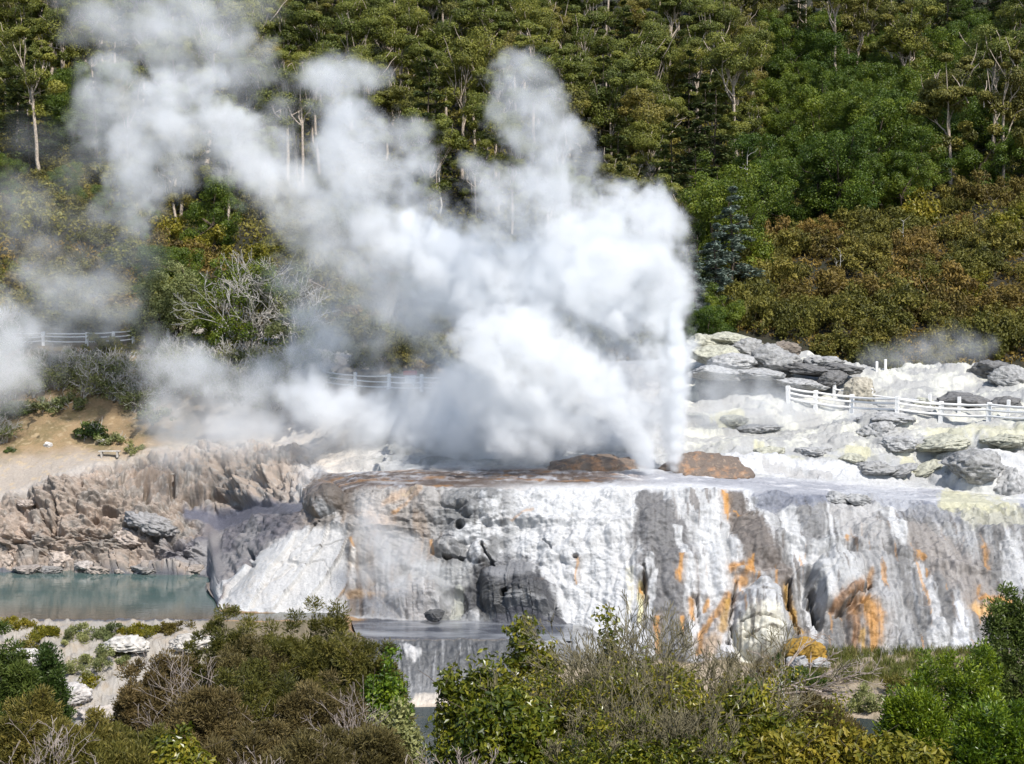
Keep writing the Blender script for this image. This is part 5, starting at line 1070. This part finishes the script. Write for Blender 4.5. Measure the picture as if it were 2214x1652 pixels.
def grid_nodes(name, lo, vox, G, mat, hull=None):
    """node group: a fog volume whose density is read from a table held in memory"""
    nx, ny, nz = G.shape
    flat = G.ravel(); Wd = 4096; Ht = -(-flat.size//(Wd*4))
    buf = np.zeros(Wd*Ht*4, np.float32); buf[:flat.size] = flat
    img = bpy.data.images.new(name, Wd, Ht, alpha=True, float_buffer=True); img.colorspace_settings.name = 'Non-Color'
    try: img.alpha_mode = 'CHANNEL_PACKED'
    except Exception: pass
    img.pixels.foreach_set(buf); img.update(); img.pack()
    ng = bpy.data.node_groups.new(name, 'GeometryNodeTree')
    ng.interface.new_socket('Geometry', in_out='INPUT', socket_type='NodeSocketGeometry')
    ng.interface.new_socket('Geometry', in_out='OUTPUT', socket_type='NodeSocketGeometry')
    N = ng.nodes; L = ng.links
    out = N.new('NodeGroupOutput'); vc = N.new('GeometryNodeVolumeCube')
    vc.inputs['Min'].default_value = lo; vc.inputs['Max'].default_value = lo+vox*(np.array(G.shape)-1)
    for k, s_ in enumerate('XYZ'): vc.inputs['Resolution '+s_].default_value = G.shape[k]
    pos = N.new('GeometryNodeInputPosition'); sx = N.new('ShaderNodeSeparateXYZ'); L.new(pos.outputs[0], sx.inputs[0])
    def M(op, a, b=None):
        n = N.new('ShaderNodeMath'); n.operation = op
        for i, v in enumerate((a, b)):
            if v is None: continue
            if isinstance(v, (int, float)): n.inputs[i].default_value = v
            else: L.new(v, n.inputs[i])
        return n.outputs[0]
    id_ = [M('ROUND', M('DIVIDE', M('SUBTRACT', sx.outputs[i], float(lo[i])), float(vox))) for i in range(3)]
    # row-wise addressing kept in small numbers so single precision stays exact
    lin0 = M('ADD', M('MULTIPLY', id_[1], nz), id_[2])
    lin = M('ADD', M('MULTIPLY', id_[0], ny*nz), lin0)
    pix = M('FLOOR', M('DIVIDE', M('ADD', lin, .25), 4.0)); ch = M('SUBTRACT', lin, M('MULTIPLY', pix, 4.0))
    row = M('FLOOR', M('DIVIDE', M('ADD', pix, .25), Wd)); cm = M('SUBTRACT', pix, M('MULTIPLY', row, Wd))
    cx = N.new('ShaderNodeCombineXYZ'); L.new(M('DIVIDE', M('ADD', cm, .5), Wd), cx.inputs[0]); L.new(M('DIVIDE', M('ADD', row, .5), Ht), cx.inputs[1])
    it = N.new('GeometryNodeImageTexture'); it.interpolation = 'Closest'; it.inputs['Image'].default_value = img; L.new(cx.outputs[0], it.inputs['Vector'])
    sep = N.new('FunctionNodeSeparateColor'); L.new(it.outputs['Color'], sep.inputs[0]); tot = None
    for k, s_ in enumerate([sep.outputs[0], sep.outputs[1], sep.outputs[2], it.outputs['Alpha']]):
        c = N.new('FunctionNodeCompare'); c.data_type = 'FLOAT'; c.operation = 'EQUAL'; L.new(ch, c.inputs[0]); c.inputs[1].default_value = k; c.inputs['Epsilon'].default_value = .3
        t = M('MULTIPLY', s_, c.outputs[0]); tot = t if tot is None else M('ADD', tot, t)
    L.new(tot, vc.inputs['Density'])
    if hull is None:
        sm = N.new('GeometryNodeSetMaterial'); sm.inputs['Material'].default_value = mat; L.new(vc.outputs[0], sm.inputs[0]); L.new(sm.outputs[0], out.inputs[0])
    else:
        vm = N.new('GeometryNodeVolumeToMesh'); L.new(vc.outputs[0], vm.inputs[0]); vm.inputs['Threshold'].default_value = hull; L.new(vm.outputs[0], out.inputs[0])
    return ng

def steam(name, puffs, vox, label, cat, dens=1.0, hull=.3, kind=None, group=None, core=.04, **kw):
    lo, vx, G = steam_field(puffs, vox, **kw)
    k = 2 if min(G.shape) > 24 else 1
    Gs = np.zeros(tuple(-(-s_//k)+2 for s_ in G.shape), np.float32); sub = G[::k, ::k, ::k]; Gs[1:1+sub.shape[0], 1:1+sub.shape[1], 1:1+sub.shape[2]] = sub
    ngh = grid_nodes(name+"_hull", lo-vx*k, vx*k, Gs, None, hull)
    tmp = obj("tmp_hull", bpy.data.meshes.new("tmp_hull")); md = tmp.modifiers.new("n", 'NODES'); md.node_group = ngh
    dg = bpy.context.evaluated_depsgraph_get(); dg.update()
    hm_ = bpy.data.meshes.new_from_object(tmp.evaluated_get(dg)); bpy.data.objects.remove(tmp); bpy.data.node_groups.remove(ngh); bpy.data.images.remove(bpy.data.images[name+"_hull"])
    hm_.name = name; hm_.materials.clear(); hm_.materials.append(core_material(name+"_core", core))
    o = obj(name, hm_); tag(o, label, cat, group, kind)
    v = bpy.data.volumes.new(name+"_vapour"); vo = obj("vapour", v, parent=o)
    m = steam_material(name+"_vapour", dens); v.materials.append(m)
    md = vo.modifiers.new("density", 'NODES'); md.node_group = grid_nodes(name, lo, vx, G, m)
    print("steam", name, G.shape, len(hm_.vertices), round(time.time()-T0, 1))
    return o
def pf(s_, D, dens):
    return [(x, y, D+(q[0] if q else 0), r, dens*(q[1] if len(q) > 1 else 1)) for x, y, r, *q in s_]

def pz(s_, D, dens): return pf([(q[0]*.680, q[1]*.680, q[2]*.680)+tuple(q[3:]) for q in s_], D, dens)
# the main eruption: narrow water column, billowing head and the tower above it
main = pz([(2141,1482,13,0,1.8),(2142,1455,18,0,1.8),(2142,1420,25,0,1.7),(2142,1375,31,0,1.6),(2141,1330,37,0,1.5),(2140,1285,43,0,1.3),(2138,1240,50),(2134,1195,57),(2130,1150,64),(2124,1100,72),(2115,1045,80),(2105,980,88),(2092,910,100),(2080,840,106),(2070,765,108),(2060,705,108),(2100,720,72),(1985,660,84),(1935,690,100),
 (1945,790,140),(1915,890,150),(1810,760,116),(1780,880,158,2),(1650,870,136,3),(1540,850,118,4),(1700,990,130,3),(1560,960,112,4),(1430,850,112,5),(1340,780,100,6),(1980,960,112,1),
 (2075,1290,30,5,.4),(2050,1210,48,5,.45),(2010,1120,72,5,.5),(1970,1030,98,4,.65),(1990,1330,66,5,.6),(1960,1240,90,5,.7),(1900,1130,100,5,.7),(2040,1400,46,5,.5),(2060,1330,44,6,.6),(1960,1400,60,6,.6)], 96, 1.0)
main = [(a, b, c, d, e*(1.5 if b > 620 and a > 1370 else 1)) for a, b, c, d, e in main]
main += pz([(1838,585,76),(1850,515,62),(1770,610,104),(1680,590,96),(1600,635,102),(1545,575,78),(1505,530,44),(1750,490,98),(1665,440,78),(1790,420,78),(1830,460,52),(1728,355,86),(1660,335,78),(1625,265,70),(1617,208,46),(1690,262,66),(1745,290,50),(1600,350,44),(1660,700,100),(1560,730,90)], 98, .5)
steam("geyser_plume", main, 0.18, "tall white geyser column with billowing steam head rising from the vent between two brown mounds", "geyser steam", dens=.85, hull=.35, seed=500, amp=.74, freq=.36, edge=.24)
wj = pz([(2146,1492,8),(2147,1460,11),(2148,1420,13),(2150,1370,15),(2151,1320,17),(2152,1270,19),(2153,1220,20),(2153,1170,21),(2152,1120,21),(2150,1075,20),(2147,1035,17),(2143,1005,12)], 95.4, 1.0)
g_ = bpy.data.objects["geyser_plume"]
o = steam("water_jet", wj, .085, None, None, dens=3.0, hull=.3, seed=520, amp=.6, freq=.9, edge=.4, zs=.25, core=.05); o.parent = g_
# the smaller jet leaning left in front
jet = pz([(2064,1500,9,0,2),(2056,1478,15,0,2),(2046,1452,23,0,1.8),(2034,1424,32,0,1.5),(2018,1392,42),(2000,1356,53),(1976,1318,64),(1944,1278,76),(1904,1240,86),(1858,1200,98),(1806,1162,106),(1748,1130,108),(1690,1098,110),(1630,1070,106),(1570,1052,90),(1515,1052,66),(1490,1085,52),(1545,1120,92),(1600,1160,100),(1670,1205,108),(1755,1245,98,1,.8),(1845,1290,76,1,.6),(1620,1260,110,1,.6),(1540,1240,110,1,.5),(1450,1220,90,2,.4)], 94, 1.0)
steam("geyser_jet", jet, 0.17, "smaller white jet of steam slanting up to the left in front of the geyser column", "geyser steam", dens=.9, hull=.35, seed=540, amp=.62, freq=.46, edge=.24)
# steam blown to the left across the forest
drift = pz([(1420,800,110),(1300,730,110),(1200,740,130),(1290,620,60),(1240,570,95),(1315,490,74),(1335,420,46,0,.8),(1275,430,46,0,.8),(1345,530,50),(1150,560,120),(1080,480,105),(1100,370,92),(1050,290,82),(1115,262,70),(1175,250,48),(1225,240,28,0,.7),(1000,250,52,0,.8),(890,345,42,0,.5),
 (1040,640,120),(960,590,110),(870,560,110),(790,510,100),(720,450,105),(640,400,105),(540,420,115),(460,470,120),(440,570,105),(400,640,80,0,.8),(420,700,66,0,.6),(560,540,80,0,.7),(350,330,70,0,.9),(300,270,62,0,.9),(340,215,55,0,.8),(385,225,40,0,.8),(470,300,80),(560,310,85),(640,290,95),(290,360,60,0,.6),(1050,760,100,0,.6),(940,720,90,0,.5),(1200,860,100,0,.6),(1330,900,100,0,.7)], 104, .50)
drift += pz([(740,230,95),(790,190,70),(690,140,110),(590,170,90),(500,130,110),(400,80,120),(310,40,100),(260,110,60,0,.6),(500,30,130),(620,60,130),(720,60,90,0,.7),(830,20,60,0,.35),(240,30,70,0,.5),(820,250,50,0,.6)], 108, .25)
steam("drifting_steam", drift, .27, "broad pale steam cloud drifting away to the left across the forest trunks", "steam", dens=1.0, hull=.14, seed=560, amp=.85, freq=.30, edge=.30, kind="stuff", core=.008)
# low mist over the back of the terrace and the shrubs
mist = pz([(1890,1370,44,-9),(1810,1370,58,-9.5),(1720,1375,74,-9.5),(1620,1375,80,-9.5),(1520,1335,110,-5),(1420,1345,100,-4),(1750,1320,80,-5.5),(1650,1300,90,-5.5),(1540,1290,90,-5),(1390,1350,110),(1290,1340,110),(1190,1340,105),(1080,1300,95),(990,1270,90),(1420,1270,110,0,.8),(1300,1250,90,0,.6),(1500,1200,100,0,.8),(1400,1130,80,0,.45),(1350,1010,100,0,.6),(1250,960,90,0,.5),(1450,980,110)], 103.5, 1.0)
mist += pz([(985,1010,75),(1010,1090,80),(950,1150,60),(860,1230,90),(980,1190,80),(760,1270,90),(680,1230,80),(600,1180,80),(820,1340,80),(700,1350,70),(500,1140,80,0,.7),(930,900,60,0,.6),(1060,980,60,0,.5)], 110, .5)
mist += pz([(525,1450,28,0,1.2),(518,1400,44,0,1.2),(515,1345,58),(525,1300,60),(590,1390,80,0,.7),(670,1410,80,0,.7),(760,1420,90,0,.7),(870,1410,90,0,.7),(1000,1420,80,0,.6)], 104, .34)
mist += pz([(0,1090,110),(50,1180,95),(-60,1180,110),(90,1040,80),(0,1000,80),(-90,1060,120),(20,1270,70,0,.6)], 111, .36)
mist += pz([(250,970,90),(330,990,80),(180,930,90),(120,880,80),(380,960,70),(290,910,80),(350,1050,60,0,.6),(220,1050,80,0,.8)], 117, .26)
mist += pz([(1050,880,110),(1150,950,110),(1250,880,110),(990,960,80),(1100,1050,100),(1350,900,110),(1180,1100,90),(1000,830,80,0,.7)], 113, .17)
mist += pz([(980,1385,60,0,.8),(1060,1395,64),(1140,1400,70),(1230,1400,76),(1330,1405,80),(1430,1405,80),(1530,1405,76),(1640,1410,66),(1740,1420,54)], 105, .5)
steam("ground_mist", mist, .34, "thin low mist trailing left over the back of the terrace and the pale shrubs", "mist", dens=1.0, hull=.08, seed=580, amp=.9, freq=.30, edge=.5, kind="stuff", core=.004)
haze_l = pz([(70,640,80),(50,720,70),(130,760,70,0,.6),(240,700,70,0,.5),(300,780,80,0,.5),(420,800,80,0,.8),(370,850,70,0,.8),(150,470,70,0,.35),(60,450,60,0,.4),(240,560,70,0,.5),(280,480,70,0,.6)], 122, .15)
steam("hillside_mist", haze_l, .4, "faint mist hanging over the left shrub slope below the forest", "mist", dens=1.0, hull=.03, seed=600, amp=.8, freq=.26, edge=.7, kind="stuff", core=.003)
steam("terrace_steam", pf([(800,1240,26),(850,1250,34),(900,1235,30),(845,1210,40),(820,1170,42),(800,1130,36),(790,1090,26),(880,1190,34),(930,1235,24),(960,1260,20,0,.8),(975,1300,20,0,.7)], 84.8, .5), .16, "thin puff of steam curling up the grey left face of the terrace", "steam", dens=1.0, hull=.1, seed=620, amp=.6, freq=.55, edge=.6, core=.01)
steam("fumarole_steam", pf([(1900,775,26),(1950,770,34),(2010,765,38),(2060,760,34),(2110,755,26),(2080,735,24),(2030,735,22),(2140,745,18),(1870,780,16)], 119, .22), .22, "wispy steam rising beside the dark rocks below the brown scrub slope", "steam", dens=1.0, hull=.08, seed=640, amp=.7, freq=.5, edge=.6, core=.01)
steam("vent_mist", pf([(1540,850,34),(1590,850,38),(1640,860,36),(1690,865,32),(1740,880,26),(1560,885,30),(1610,890,28),(1660,895,24),(1530,910,26),(1800,890,26),(1850,895,22),(1700,900,24),(1560,810,30),(1640,830,26)], 106, .42), .24, "thin mist trailing right from the column over the white flats and fence", "mist", dens=1.0, hull=.06, seed=660, amp=.6, freq=.45, edge=.7, kind="stuff", core=.006)
